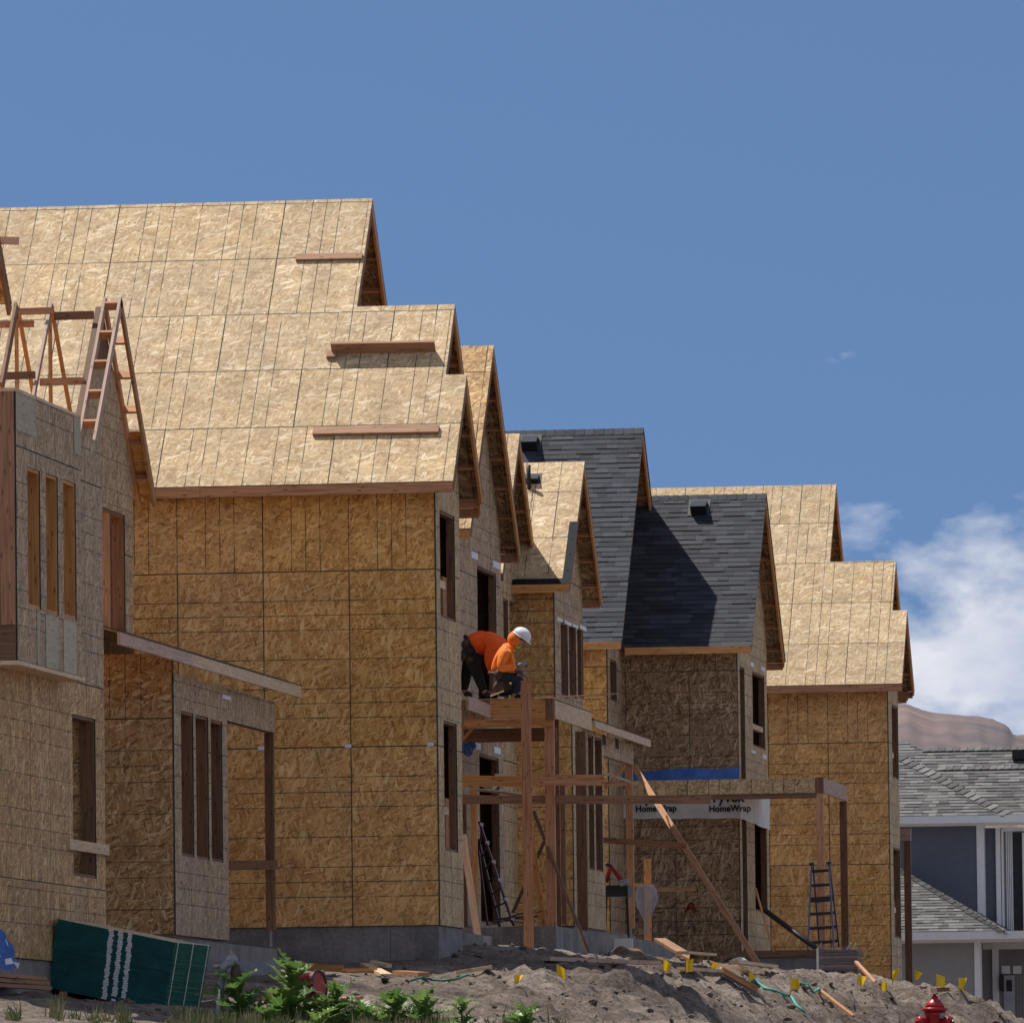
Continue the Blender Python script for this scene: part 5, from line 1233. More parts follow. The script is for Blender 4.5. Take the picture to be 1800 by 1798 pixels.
# toe boards nailed on the big roof
def toe(px0,px1,py,along,tall,label,tilt=0.0):
    sl=h2['sl']; a=sl.hit(px0,py); b=sl.hit(px1,py-(px1-px0)*.017); n=sl.n
    up=Vector((0,sl.c,sl.s)); o=n*(tall/2+.014)
    mb=MB().beam(a+o,b+o,along,tall,n+up*tilt)
    return tag(obj('toe_board',mb,'plank',None),label,'plank','toe boards across the big roof')
toe(521,637,456,.12,.04,'short plank nailed across the big roof just under its ridge')
toe(584,766,622,.04,.19,'plank standing on edge across the middle of the big roof')
toe(551,772,762,.15,.05,'long plank lying flat on the big roof just above the eave')
sl=h2['sl']
a=sl.hit(575,628); b=sl.hit(592,628); tag(obj('roof_bracket',MB().beam(a+sl.n*.04,b+sl.n*.04,.1,.05,sl.n),'plank',None),'small wooden block under the left end of the plank on edge','block')
# ---- lumber leaning and lying
def board(name,a,b,w,h,mat,label,cat='board',group=None,up=(0,1,0)):
    return tag(obj(name,MB().beam(a,b,w,h,up),mat,None),label,cat,group)
obj('brace_board',MB().beam(PY(1115,1347,154.0),PY(1337,1701,149.0),.1,.06,(0,1,0)),'fir',H3b)
obj('brace_board',MB().beam(PY(1098,1346,153.0),PY(1063,1385,153.0),.04,.1,(0,1,0)),'fir_orange',H3b)
obj('rail_board',MB().beam(PY(1062,1476,152.0),PY(1208,1487,151.0),.04,.1,(0,0,1)),'fir',H3b)
obj('rail_board',MB().beam(PY(1060,1357,150.0),PY(1120,1378,150.0),.09,.04,(0,0,1)),'fir_pale',H3b)
obj('brace_board',MB().beam(PY(930,1448,133.6),PY(956,1628,133.8),.1,.04,(0,1,0)),'fir_orange',H3)
obj('brace_board',MB().beam(PY(939,1427,133.5),PY(1037,1680,132.0),.05,.07,(0,1,0)),'fir_dark',H3)
obj('brace_board',MB().beam(PY(957,1478,134.4),PY(902,1603,134.6),.05,.04,(0,1,0)),'fir_dark',H3)
board('leaning_board',PY(814,1468,132.2),PY(843,1664,131.2),.11,.04,'fir_dark','brown board leaning against the wall corner beside the dark red ladder')
for (x0,x1,y0,y1) in ((1133,1145,1508,1655),):
    t=thing('shoring_post','orange wooden post with a short crosspiece standing in the shade of the far porch','post',PY(1139,1655,160.0))
    a=PY(1139,1655,160.0); b=PY(1138,1509,160.0); obj('post',MB().beam(a,b,.13,.05,(0,1,0)),'fir_orange',t)
    obj('crosspiece',MB().beam(PY(1113,1555,159.9),PY(1150,1557,159.9),.05,.07),'fir_orange',t)
# extension ladder, dark red fibreglass, leaning
def ext_ladder():
    base=PY(880,1626,134.0); t=thing('extension_ladder','dark red fibreglass extension ladder leaning in the porch doorway behind the orange post','ladder',base)
    r1=(PY(843,1446,134.7),PY(902,1624,133.7)); r2=(PY(841,1476,135.1),PY(878,1626,134.3))
    obj('rail',MB().beam(*r1,.035,.09,(0,1,0)),'ladder_red',t); obj('rail',MB().beam(*r2,.035,.08,(0,1,0)),'ladder_red',t)
    obj('rail',MB().beam(PY(840,1485,135.3),PY(857,1626,134.9),.03,.05,(0,1,0)),'ladder_red',t)
    for k in range(7):
        f=.06+k*.145; obj('rung',MB().tube([r1[0].lerp(r1[1],f),r2[0].lerp(r2[1],f)],.014,6),'ladder_dark',t)
    for f in (.02,.2,.39,.57,.76,.95): 
        p=r1[0].lerp(r1[1],f); obj('sticker',MB().box((p.x+.0,p.y-.058,p.z-.03),(p.x+.055,p.y-.05,p.z+.03)),'tape_white',t)
ext_ladder()
# rods lying at the porch edge
def rods():
    t=thing('rebar_bundle','tangle of thin dark steel rods on the porch edge behind the near post','steel rods',PY(900,1626,133.6))
    for k in range(8):
        a=PY(random.uniform(845,885),random.uniform(1612,1626),133.5+.1*k); b=PY(random.uniform(915,955),random.uniform(1598,1626),133.6+.1*k)
        obj('rod',MB().tube([a,(a+b)/2+Vector((0,0,random.uniform(-.04,.05))),b],.008,5),'rust_iron',t)
rods()
# steel beams on the ground
def channel(name,a,b,h,label):
    mb=MB(); d=(b-a).normalized(); mb.beam(a,b,.012,h); 
    up=Vector((0,0,1)); 
    for s in (-1,1): mb.beam(a+up*s*(h/2-.005)+Vector((0,.05,0)),b+up*s*(h/2-.005)+Vector((0,.05,0)),.09,.012)
    return tag(obj(name,mb,'steel',None),label,'steel beam','steel channels on the ground')
channel('steel_channel',PY(779,1673.5,126.0),PY(920,1673.5,126.0),.17,'grey steel channel lying against the concrete below the workers')
channel('steel_channel',PY(357,1701,112.5),PY(494,1702,112.5),.19,'grey steel channel lying behind the thistles near the pipe stand')
# stack of sheets with green painted edges
def stack():
    Y=101.6; bl=PY(81,1735,Y); br=PY(288,1777,Y); tl=PY(101,1614,Y); tr=PY(306,1645,Y)
    t=thing('panel_stack','tilted stack of sheathing panels with dark green painted edges and three white stripes','panel stack',bl)
    ux=(br-bl); L=ux.length; ux.normalize(); uz=((tl-bl)).normalized(); H_=(tl-bl).length; uy=Vector((0,1,0))
    ye=PX(360,1700,br.x).y
    dep=2.5
    n=30; hh=H_/n
    for k in range(n):
        o=random.uniform(-.006,.006); o2=random.uniform(-.008,.004)
        a=bl+uz*(k*hh+.001)+ux*o; mb=MB()
        c=[a+uy*o2,a+ux*L+uy*o2,a+ux*L+uy*dep,a+uy*dep]; d=[p+uz*(hh-.003) for p in c]
        mb.face([c[0],c[1],d[1],d[0]],None,0); mb.face([c[1],c[2],d[2],d[1]],None,1); mb.face([d[0],d[1],d[2],d[3]],[(0,0),(2,0),(2,1.2),(0,1.2)],2); mb.face([c[3],c[2],c[1],c[0]],None,0); mb.face([c[2],c[3],d[3],d[2]],None,0); mb.face([c[3],c[0],d[0],d[3]],None,0)
        obj('panel',mb,['paint_green','paint_green_end','osb_roof'],t)
    for f in (.495,.575,.655):
        mb=MB(); 
        for k in range(n):
            w=.028+random.uniform(-.006,.006); j=random.uniform(-.008,.008); a=bl+ux*(L*f-.12*k/n*.4+j)+uz*(k*hh+.003)-uy*.0105
            if k<2 and random.random()<.5: continue
            mb.face([a-ux*w,a+ux*w,a+ux*w+uz*(hh-.004),a-ux*w+uz*(hh-.004)])
        o=obj('paint_stripe',mb,'paint_white',t); o['kind']='stuff'
    for f in (.08,.5,.93):
        p=br+uy*(dep*f)+ux*.004; q=p+uz*(H_+.004)
        obj('strap',MB().beam(p,q,.008,.03,(0,1,0)),'strap',t)
    obj('strap',MB().beam(tl+uz*.005+uy*.3+ux*(L-.02),tl+uz*.005+ux*(L-.02)+uy*dep,.02,.006,(0,0,1)),'strap',t)
    # dunnage
    for f in (.15,.85):
        a=bl+ux*(L*f)-uz*.05; obj('skid',MB().beam(a,a+uy*2.0,.09,.09),'plank',t)
stack()
def tarp_heap():
    c=PY(14,1706,97.7); mb=MB(); n=14; m=9; rows=[]
    for j in range(m):
        v=j/(m-1); row=[]
        for i in range(n):
            u=i/(n-1)*math.pi; r=.36*(1-v*v*.75)+.03*math.sin(i*2.7+j*1.9)
            row.append(c+Vector((-.25+r*math.cos(u)*1.0*(1), -r*math.sin(u)*.7, .02+v*.52+.02*math.sin(i*1.7))))
        rows.append(row)
    for j in range(m-1):
        for i in range(n-1): mb.face([rows[j][i],rows[j][i+1],rows[j+1][i+1],rows[j+1][i]],None,0 if (i*3+j)%7 else 1)
    mb.face(rows[-1],None,0)
    tag(obj('tarp_bundle',mb,['tarp_blue','white_wrap'],None,smooth=True),'crumpled blue and white tarp bundle at the left edge beside the green panel stack','tarp')
    for k in range(3):
        a=PY(-20,1712+k*9,98.3-.12*k); b=PY(74+k*4,1720+k*8,99.4-.1*k); board('board',a,b,.14,.045,'plank',('top','middle','bottom')[k]+' board of the small grey pile left of the green panel stack','board','boards by the panel stack',(0,0,1))
tarp_heap()
# yard pipe stand
def standpipe():
    b=PY(378,1822,96.6); t=thing('standpipe','galvanised pipe stand with brass valve rising among the thistles','standpipe',b)
    top=PY(391,1704,96.6); obj('pipe',MB().tube([b-Vector((0,0,.2)),b.lerp(top,.98)],.041,14),'galv',t,True)
    c=b.lerp(top,.18); obj('coupling',MB().tube([c,c+(top-b).normalized()*.1],.052,14),'galv',t,True)
    e=[top+Vector((0,0,-.03)),top+Vector((.01,0,.03)),top+Vector((.05,.01,.07)),top+Vector((.12,.02,.075))]
    obj('elbow',MB().tube(e,.05,12),'galv',t,True)
    obj('valve_body',MB().lathe(top+Vector((.09,.04,.08)),[(.03,-.05),(.075,.0),(.08,.05),(.05,.075),(.02,.09),(.018,.14)],14),'galv',t,True)
    obj('valve_handle',MB().tube([top+Vector((.07,.03,.2)),top+Vector((.12,.03,.17)),top+Vector((.13,.03,.1))],.012,8),'brass',t,True)
    obj('outlet',MB().tube([top+Vector((-.02,0,.04)),top+Vector((-.1,-.02,.035))],[.018,.024],8),'brass',t,True)
    obj('valve_bonnet',MB().lathe(top+Vector((.14,.08,-.14)),[(.05,-.12),(.06,0),(.065,.12),(.04,.2)],12),'rust_iron',t,True)
standpipe()
def reel():
    c=PY(546,1733,103.0); t=thing('red_reel','red drum with a black rim half hidden behind the tallest thistle','drum',c-Vector((0,0,.17)))
    ax=Vector((.9,-.35,.12)).normalized(); 
    obj('drum',MB().tube([c-ax*.12,c+ax*.12],.165,24),'red_plastic',t,False)
    mb=MB(); a=ax.cross(Vector((0,0,1))).normalized(); b=ax.cross(a)
    mb.tube([c+ax*.12+(a*math.cos(k/24*2*math.pi)+b*math.sin(k/24*2*math.pi))*.17 for k in range(25)],.016,6); obj('rim',mb,'black_plastic',t,True)
reel()
# hydrant
def hydrant():
    top=PY(1643,1746,107.0); b=Vector((top.x,top.y,min(top.z-.8,g1(top.x,top.y)-.02))); t=thing('fire_hydrant','red fire hydrant at the foot of the dirt bank near the right edge','hydrant',b)
    H_=top.z-b.z; z=lambda k: top.z-k-b.z
    P=lambda prof: [(r,zz) for r,zz in prof]
    obj('barrel',MB().lathe(b,[(.16,0),(.16,.05),(.115,.06),(.115,z(.28)),(.13,z(.26)),(.13,z(.21))],20),'hyd_red',t,True)
    obj('flange',MB().lathe(b,[(.02,z(.212)),(.155,z(.21)),(.158,z(.185)),(.155,z(.17)),(.1,z(.168))],22),'hyd_red',t,True)
    obj('bonnet',MB().lathe(b,[(.12,z(.17)),(.112,z(.13)),(.09,z(.095)),(.05,z(.07)),(.045,z(.06)),(.04,z(.03)),(.022,z(.025)),(.02,z(0))],20),'hyd_red',t,True)
    for s,r in ((1,.06),(-1,.06)):
        c=b+Vector((.13*s*.8,-.06,z(.34))); d=Vector((.9*s,-.45,0)).normalized(); nz_=obj('outlet_nozzle',MB().tube([c-d*.05,c+d*.06,c+d*.075,c+d*.11],[r,r,r*1.2,r*1.1],12),'hyd_red',t,True)
        obj('cap_nut',MB().tube([c+d*.11,c+d*.145],.02,5),'hyd_red',nz_)
    c=b+Vector((.09,-.1,z(.27))); obj('chain_tag',MB().lathe(c,[(.03,-.03),(.04,0),(.03,.03)],8),'galv',t)
    bl=thing('wood_block','small wooden block balanced on the fire hydrant','block',top+Vector((0,0,0)))
    obj('block_face',MB().beam(top+Vector((-.06,-.02,.035)),top+Vector((.02,.0,.045)),.1,.06),'fir_pale',bl); obj('block_tail',MB().beam(top+Vector((.02,.0,.046)),top+Vector((.17,.06,.052)),.07,.05),'fir_dark',bl)
hydrant()
# marker flags: px, py of the flag centre, size
def flags():
    L=[(911,1722,100,'nearest marker flag on the left end of the dirt mound'),(985,1704,104,'marker flag on the crest of the mound left of the leaning boards'),(1172,1694,120,'marker flag at the end of the long pinkish board on the ground'),
       (1211,1699,124,'narrow marker flag behind the leaning grey plank'),(1257,1697,126,'marker flag beside the rolled grey pipe'),(1322,1713,125,'marker flag at the top of the longer teal rope'),(1396,1729,125,'marker flag at the top of the shorter teal rope'),
       (1514,1722,140,'folded marker flag just right of the wrapped pallet'),(1554,1732,140,'low crumpled marker flag below the corner of the last strand board house'),(1575,1717,145,'upright marker flag against the corner of the last strand board house'),
       (1614,1712,145,'marker flag right of the last porch post'),(1653,1722,145,'square marker flag above the fire hydrant'),(1691,1729,145,'rightmost marker flag on the edge of the bank')]
    for i,(x,y,Y0,lab) in enumerate(L):
        g=on_ground(x,y+22,Y0-6,182); 
        if g.y>170: g=PY(x,y+20,Y0)
        c=PY(x,y,g.y); t=thing('marker_flag',('yellow '+lab),'flag',Vector((c.x,g.y,g1(c.x,g.y))),'yellow marker flags stuck in the dirt')
        sc=g.y/15500; w=random.uniform(13,18)*sc; h=random.uniform(15,21)*sc; ang=random.uniform(-.5,.6); z0=g1(c.x,g.y)-.05
        obj('stake',MB().tube([Vector((c.x-w*.4,g.y,z0)),Vector((c.x-w*.4,g.y,c.z+h*.6))],.004,5),'wire',t)
        mb=MB(); n=5; top=[];bot=[]
        for k in range(n+1):
            f=k/n; wv=.35*w*math.sin(f*3+i); d=Vector((w*f*math.cos(ang),wv,w*f*math.sin(ang)*.6-.25*h*f*(i%3)))
            top.append(Vector((c.x-w*.4,g.y,c.z+h*.55))+d); bot.append(Vector((c.x-w*.4,g.y,c.z-h*.5))+d*(.3,1.0,.55,.8,.1)[i%5])
        for k in range(n): mb.face([bot[k],bot[k+1],top[k+1],top[k]])
        obj('flag_sheet',mb,'flag_yellow',t)
flags()
def ropes():
    for pts,mat,lab in (([(1319,1724),(1345,1741),(1380,1760),(1400,1775),(1430,1796)],'rope_teal','longer teal cord running down the dirt bank from a marker flag'),
                        ([(1402,1736),(1420,1746),(1440,1757),(1452,1763)],'rope_teal','shorter teal cord on the dirt bank right of the longer one'),
                        ([(722,1729),(760,1728),(800,1730),(846,1733)],'rope_green','green cord lying on the bare ground above the thistles')):
        P=[]
        for (a,b) in zip(pts,pts[1:]):
            for k in range(2):
                f=k/2; x=a[0]+(b[0]-a[0])*f; y=a[1]+(b[1]-a[1])*f; P.append(on_ground(x,y,97,150)+Vector((0,0,.04)))
        tag(obj('cord',MB().tube(P,.022 if mat=='rope_teal' else .016,6),mat,None,True),lab,'cord')
ropes()
# boards lying about
def lay(px0,py0,px1,py1,w,h,mat,label,y0=97,y1=150,lift=.03,group='scrap boards on the ground',name='board'):
    a=on_ground(px0,py0,y0,y1)+Vector((0,0,lift)); b=on_ground(px1,py1,y0,y1)+Vector((0,0,lift)); 
    if abs(a.y-b.y)>6: b=PY(px1,py1,a.y+ (3 if b.y>a.y else -3))
    return board(name,a,b,w,h,mat,label,'board',group,(0,0,1))
lay(512,1702,600,1706,.2,.09,'fir_orange','orange board lying by the thick foundation wall left of the pale scraps',y0=112)
lay(602,1710,662,1709,.14,.06,'fir_orange','short orange board between the long orange board and the pale scraps',y0=112)
lay(642,1703,692,1722,.15,.07,'fir_pale','pale scrap board lying aslant on the small scrap heap',y0=110)
lay(655,1706,684,1709,.12,.05,'fir_pale','short pale scrap board across the top of the small scrap heap',y0=110,lift=.09)
lay(700,1716,745,1720,.16,.06,'fir','short brown scrap at the right end of the small scrap heap',y0=110)
lay(800,1714,864,1711,.12,.05,'fir_pale','pale board lying alone on the sunny ground left of the first marker flag',y0=108)
lay(470,1762,500,1752,.12,.06,'fir_orange','orange offcut behind the thistle beside the pipe stand',y0=99)
lay(560,1768,630,1763,.14,.07,'fir','brown offcut behind the thistles below the red drum',y0=99)
lay(960,1694,1155,1692,.14,.06,'fir_pink','long pinkish board along the crest of the shaded slope',y0=112,lift=.06)
lay(1160,1667,1282,1724,.2,.05,'plank','grey plank lying aslant over the debris beside the rolled pipe',y0=122,y1=165,lift=.15)
lay(1195,1710,1272,1716,.12,.05,'fir_pale','pale strip of wood in front of the slanting grey plank',y0=115,y1=150,lift=.05)
lay(1266,1720,1330,1757,.22,.08,'fir','brown timber pointing down the dirt bank',y0=112,y1=150,lift=.08)
lay(1290,1700,1360,1706,.16,.05,'fir_pale','pale board under the foot of the long brace',y0=125,y1=165,lift=.06)
lay(1200,1686,1250,1690,.2,.04,'fir_pale','thin pale board on the debris beside the crumpled plastic',y0=130,y1=165,lift=.1)
lay(1440,1752,1500,1795,.07,.04,'fir','thin stick lying down the bank right of the cords',y0=105,y1=150,lift=.04)
lay(1505,1706,1540,1728,.06,.04,'fir','thin stick leaning off the wrapped pallet',y0=135,y1=165,lift=.15)
g=on_ground(1290,1703,120,165); tag(obj('pipe_roll',MB().tube([PY(1258,1700,g.y)+Vector((0,0,-.05)),PY(1312,1715,g.y-1)],.11,12),'canvas_brown',None,True),'thick rolled up brown mat beside the foot of the long brace','roll')
def crumple(px,py,Y,r,mat,name,label,cat,seed=1,flat=.6):
    rnd=random.Random(seed); c=PY(px,py,Y); mb=MB(); n=12; m=7; rows=[]
    for j in range(m):
        v=j/(m-1)*math.pi; rows.append([c+Vector((math.cos(i/n*2*math.pi)*math.sin(v)*r,math.sin(i/n*2*math.pi)*math.sin(v)*r,math.cos(v)*r*flat))*rnd.uniform(.7,1.2) for i in range(n)])
    for j in range(m-1):
        for i in range(n): mb.face([rows[j][i],rows[j+1][i],rows[j+1][(i+1)%n],rows[j][(i+1)%n]])
    return tag(obj(name,mb,mat,None),label,cat)
crumple(1300,1692,146.0,.15,'white_wrap','crumpled_plastic','crumpled white plastic lying on the debris near the foot of the long brace','plastic',3)
# brown canvas heap with white board in front of the far porch
def canvas():
    a=PY(1045,1690,139.0); b=PY(1190,1690,139.0); mb=MB(); n=22; m=8; rows=[]
    for j in range(m):
        v=j/(m-1); row=[]
        for i in range(n):
            u=i/(n-1); hgt=.34*math.sin(min(1,u*1.35)*math.pi*.95)**.7*math.sin(v*math.pi) if u<.74 else .2*(1-u)/.26*math.sin(v*math.pi)
            row.append(Vector((a.x+(b.x-a.x)*u,137.6+2.4*v,a.z-.12+hgt+.03*math.sin(i*1.1+j*2))))
        rows.append(row)
    for j in range(m-1):
        for i in range(n-1): mb.face([rows[j][i],rows[j][i+1],rows[j+1][i+1],rows[j+1][i]])
    tag(obj('canvas_heap',mb,'canvas_brown',None,smooth=True),'brown canvas sheet heaped over debris in front of the miter saw','canvas')
    p=PY(1043,1666,140.4); q=PY(1112,1662,140.4); t=tag(obj('white_panel',MB().box((p.x,140.4,p.z-.1),(q.x,140.44,q.z+.12)),'white_wrap',None),'white board standing behind the brown canvas heap against the concrete','board')
    m_=PY(1056,1660,140.38); text_mesh('lettering','huff',m_+Vector((0,-.002,0)),.1,'ink',t) if False else None
canvas()
def saw():
    c=PY(1082,1560,156.0); t=thing('miter_saw','red and black miter saw with a hanging clear dust bag under the far porch','saw',c)
    obj('saw_table',MB().box((PY(1062,1570,156).x,155.8,PY(1080,1576,156).z),(PY(1106,1570,156).x,156.4,PY(1080,1556,156).z)),'black_plastic',t)
    pts=[PY(1064,1550,156),PY(1074,1524,156),PY(1092,1545,156),PY(1100,1556,156)]
    obj('saw_arm',MB().tube(pts,[.05,.06,.055,.06],8),'red_plastic',t,True)
    obj('handle',MB().tube([PY(1060,1516,156),PY(1076,1523,156)],[.03,.035],8),'black_plastic',t,True)
    [obj('stand_leg',MB().beam(PY(x_,1576,156.1),PY(x_+d_,1668,156.1),.04,.04,(0,1,0)),'ladder_dark',t) for x_,d_ in ((1066,-3),(1102,4))]
    obj('motor',MB().tube([PY(1090,1552,155.8),PY(1104,1550,155.8)],.06,12),'galv',t,True)
    cx=PY(1136,1590,155.6); mb=MB()
    prof=[(.02,.37),(.12,.35),(.2,.27),(.215,.12),(.17,-.05),(.09,-.2),(.03,-.33),(.05,-.48),(.01,-.56)]
    mb.lathe(cx,[(r*.95,z) for r,z in prof[::-1]],16); b=obj('dust_bag',mb,'plastic_bag',t,True)
m,t_,b_=newmat('plastic_bag'); b_.inputs['Base Color'].default_value=(.42,.42,.46,1); b_.inputs['Roughness'].default_value=.15; b_.inputs['Alpha'].default_value=.38
saw()
board('sawhorse_board',PY(1150,1563,160.5),PY(1222,1562,160.5),.05,.08,'plank','brown board lying level behind the orange post under the far porch','board',None,(0,0,1))
tag(obj('round_bar',MB().tube([PY(1345,1600,164.9),PY(1432,1664,163.5)],.05,10),'black_plastic',None,True),'dark pipe leaning from the doorway down to the step ladder','pipe')
tag(obj('yellow_rod',MB().tube([PY(1328,1561,165.2),PY(1360,1672,164.2)],.022,8),'fir_orange',None,True),'thin yellow wooden rod leaning beside the dark doorway','rod')
def step_ladder():
    Y=164.2; t=thing('step_ladder','blue black folding ladder standing behind the far porch post','ladder',PY(1447,1668,Y))
    L1=(PY(1427,1516,Y+.3),PY(1420,1668,Y-.2)); L2=(PY(1457,1514,Y+.3),PY(1466,1666,Y-.2)); L3=(PY(1429,1516,Y+.5),PY(1441,1668,Y+1.2)); L4=(PY(1458,1514,Y+.5),PY(1475,1664,Y+1.2))
    for p,q in (L1,L2,L3,L4): obj('rail',MB().beam(p,q,.03,.06,(0,1,0)),'ladder_blue',t)
    for (A_,B_) in ((L1,L2),(L3,L4)):
        for k in range(6):
            f=.1+k*.165; obj('rung',MB().beam(A_[0].lerp(A_[1],f),B_[0].lerp(B_[1],f),.04,.055 if k!=2 else .1),'ladder_dark',t)
    for p in (L1[0],L2[0]): obj('hinge',MB().lathe(p+Vector((0,-.02,-.02)),[(.01,-.03),(.05,-.02),(.05,.02),(.01,.03)],10),'ladder_dark',t)
step_ladder()
def pallet():
    Y=156.0; bl=PY(1440,1716,Y); br=PY(1509,1716,Y); tz=PY(1470,1667,Y).z; t=thing('wrapped_pallet','plastic wrapped bundle on a wooden pallet at the crest of the bank','pallet',bl)
    n=7; h=(tz-bl.z-.1)/n
    for k in range(n): obj('bundle_layer',MB().box((bl.x+.02*(k%2),Y+random.uniform(0,.02),bl.z+.1+k*h),(br.x-.02*((k+1)%2),Y+.9,bl.z+.1+(k+1)*h-(.006 if k%2 else .02))),('bundle_dark','plank','bundle_dark')[k%3],t)
    mb=MB(); N2=16; rows=[]
    for j in range(5):
        z=bl.z+.1+(tz-bl.z-.06)*j/4
        rows.append([Vector((bl.x-.03+(br.x-bl.x+.06)*i/N2,Y-.03-.015*math.sin(i*1.7+j*2.1),z+.02*math.sin(i*2.3))) for i in range(N2+1)])
    for j in range(4):
        for i in range(N2): mb.face([rows[j][i],rows[j][i+1],rows[j+1][i+1],rows[j+1][i]])
    obj('stretch_wrap',mb,'stretch_film',t,True)
    for x in (bl.x-.02,bl.x+.5,br.x-.1):
        obj('wrap_tail',MB().beam((x,Y-.03,tz-.02),(x+.07,Y-.05,tz+.1),.006,.05,(0,1,0)),'white_wrap',t)
    for k in range(3): x=bl.x+(br.x-bl.x-.1)*k/2; obj('skid',MB().box((x,Y,bl.z-.02),(x+.1,Y+.9,bl.z+.09)),'plank',t)
    obj('edge_board',MB().box((bl.x-.04,Y-.06,bl.z-.03),(bl.x,Y-.02,tz)),'white_wrap',t)
plain('bundle_dark',(.07,.05,.06),.6,scale=8,var=.3)
m,t_,b_=newmat('stretch_film'); b_.inputs['Base Color'].default_value=(.55,.55,.62,1); b_.inputs['Roughness'].default_value=.18; b_.inputs['Alpha'].default_value=.14
pallet()
# far porch post of the last strand-board house
obj('porch_post',MB().box((PY(1590,1600,183.5).x,183.5,PY(1597,1730,183.5).z),(PY(1602,1600,183.5).x,183.62,PY(1597,1478,183.5).z)),'fir_dark',H5)
obj('porch_beam',MB().box((PY(1580,1465,183.5).x,183.45,PY(1590,1477,183.5).z),(PY(1601,1465,183.5).x,183.65,PY(1590,1456,183.5).z)),'fir_pink',H5)
# torn blue-white membrane hanging in the doorway of house three
crumple(823,1312,134.2,.12,'tarp_blue','hanging_sheet','bluish torn sheet hanging under the porch deck beside the corner of the big house','sheet',9,1.2)
crumple(860,1380,136.6,.14,'white_wrap','paper_scrap','pale paper scrap caught on the doorway header under the porch deck','paper',5,.5)
# ================================================================== thistles and grass
LEAVES=[]
def leaf_mesh(k):
    rnd=random.Random(k); n=11; mb=MB(); L=1.0; top=[];rib=[];bot=[]
    for i in range(n+1):
        f=i/n; w=.30*math.sin(math.pi*min(1,f*.92+.08))**.7
        lob=(1.35 if i%2 else .55) if 0<i<n else .3
        w*=lob*(1-.25*f)*rnd.uniform(.85,1.15)
        drop=-.28*f*f+.06*math.sin(f*6+k); fold=.35*w
        x=f+(.05 if i%2 else 0); rib.append(Vector((f,0,drop))); top.append(Vector((x,w,drop+fold+.02*rnd.uniform(-1,1)))); bot.append(Vector((x,-w,drop+fold+.02*rnd.uniform(-1,1))))
    me=bpy.data.meshes.new('leaf'); v=[tuple(p) for p in rib+top+bot]; fs=[];uv=[]
    N1=n+1
    for i in range(n):
        fs.append((i,i+1,N1+i+1,N1+i)); uv+= [(rib[i].x,0),(rib[i+1].x,0),(top[i+1].x,top[i+1].y),(top[i].x,top[i].y)]
        fs.append((i+1,i,2*N1+i,2*N1+i+1)); uv+= [(rib[i+1].x,0),(rib[i].x,0),(bot[i].x,bot[i].y),(bot[i+1].x,bot[i+1].y)]
    me.from_pydata(v,[],fs); ul=me.uv_layers.new(name='UVMap'); ul.data.foreach_set('uv',[c for u in uv for c in u])
    me.materials.append(MATS['thistle_leaf']); me.update(); return me
LEAVES=[leaf_mesh(k) for k in range(5)]
def thistle(px,toppx,Y,n,size,label,seed,lean=0.0,spread=1.0):
    rnd=random.Random(seed); b=PY(px,1820,Y); zt=PY(px,toppx,Y).z; H_=zt-b.z
    t=thing('thistle',label,'plant',b,'thistles along the lower edge')
    stem=[b+Vector((lean*f*f,0.02*math.sin(f*5),H_*.93*f)) for f in [i/6 for i in range(7)]]
    obj('stem',MB().tube(stem,[.016-.0018*i for i in range(7)],7),'stem_green',t,True)
    for k in range(n):
        f=.05+.93*(k/n)**.9; i=min(5,int(f*6)); p=stem[i].lerp(stem[i+1],f*6-i) if f<1 else stem[-1]
        ang=k*2.39996+rnd.uniform(-.3,.3); el=.25+.75*f+rnd.uniform(-.25,.25)
        sz=1.45*size*(1.0-.45*f)*rnd.uniform(.8,1.2)
        o=bpy.data.objects.new('leaf',LEAVES[rnd.randrange(5)]); COL.objects.link(o); o.parent=t
        o.location=p-b; o.rotation_euler=(rnd.uniform(-.5,.5),-el,ang); o.scale=(sz,sz*spread,sz)
thistle(418,1722,96.6,20,.36,'broad leaved thistle just right of the pipe stand',1,.02)
thistle(512,1692,96.5,34,.34,'tallest thistle, in front of the red drum',2,.02)
thistle(470,1775,96.2,12,.24,'low thistle between the pipe stand and the tallest thistle',12)
thistle(590,1738,96.4,24,.30,'leafy thistle just right of the tallest one',3,.03)
thistle(643,1772,96.3,16,.26,'low thistle left of the wide middle clump',4)
thistle(697,1752,96.6,24,.27,'wide thistle clump, left of its twin in the middle',5)
thistle(742,1754,96.4,24,.27,'wide thistle clump, right of its twin in the middle',6)
thistle(812,1752,96.8,18,.20,'slender upright thistle standing alone right of the middle clumps',7,0,.8)
thistle(925,1776,96.7,14,.22,'low thistle at the right end of the row below the mound',8)
thistle(560,1785,96.0,10,.24,'smallest thistle at the foot of the tallest one',10)
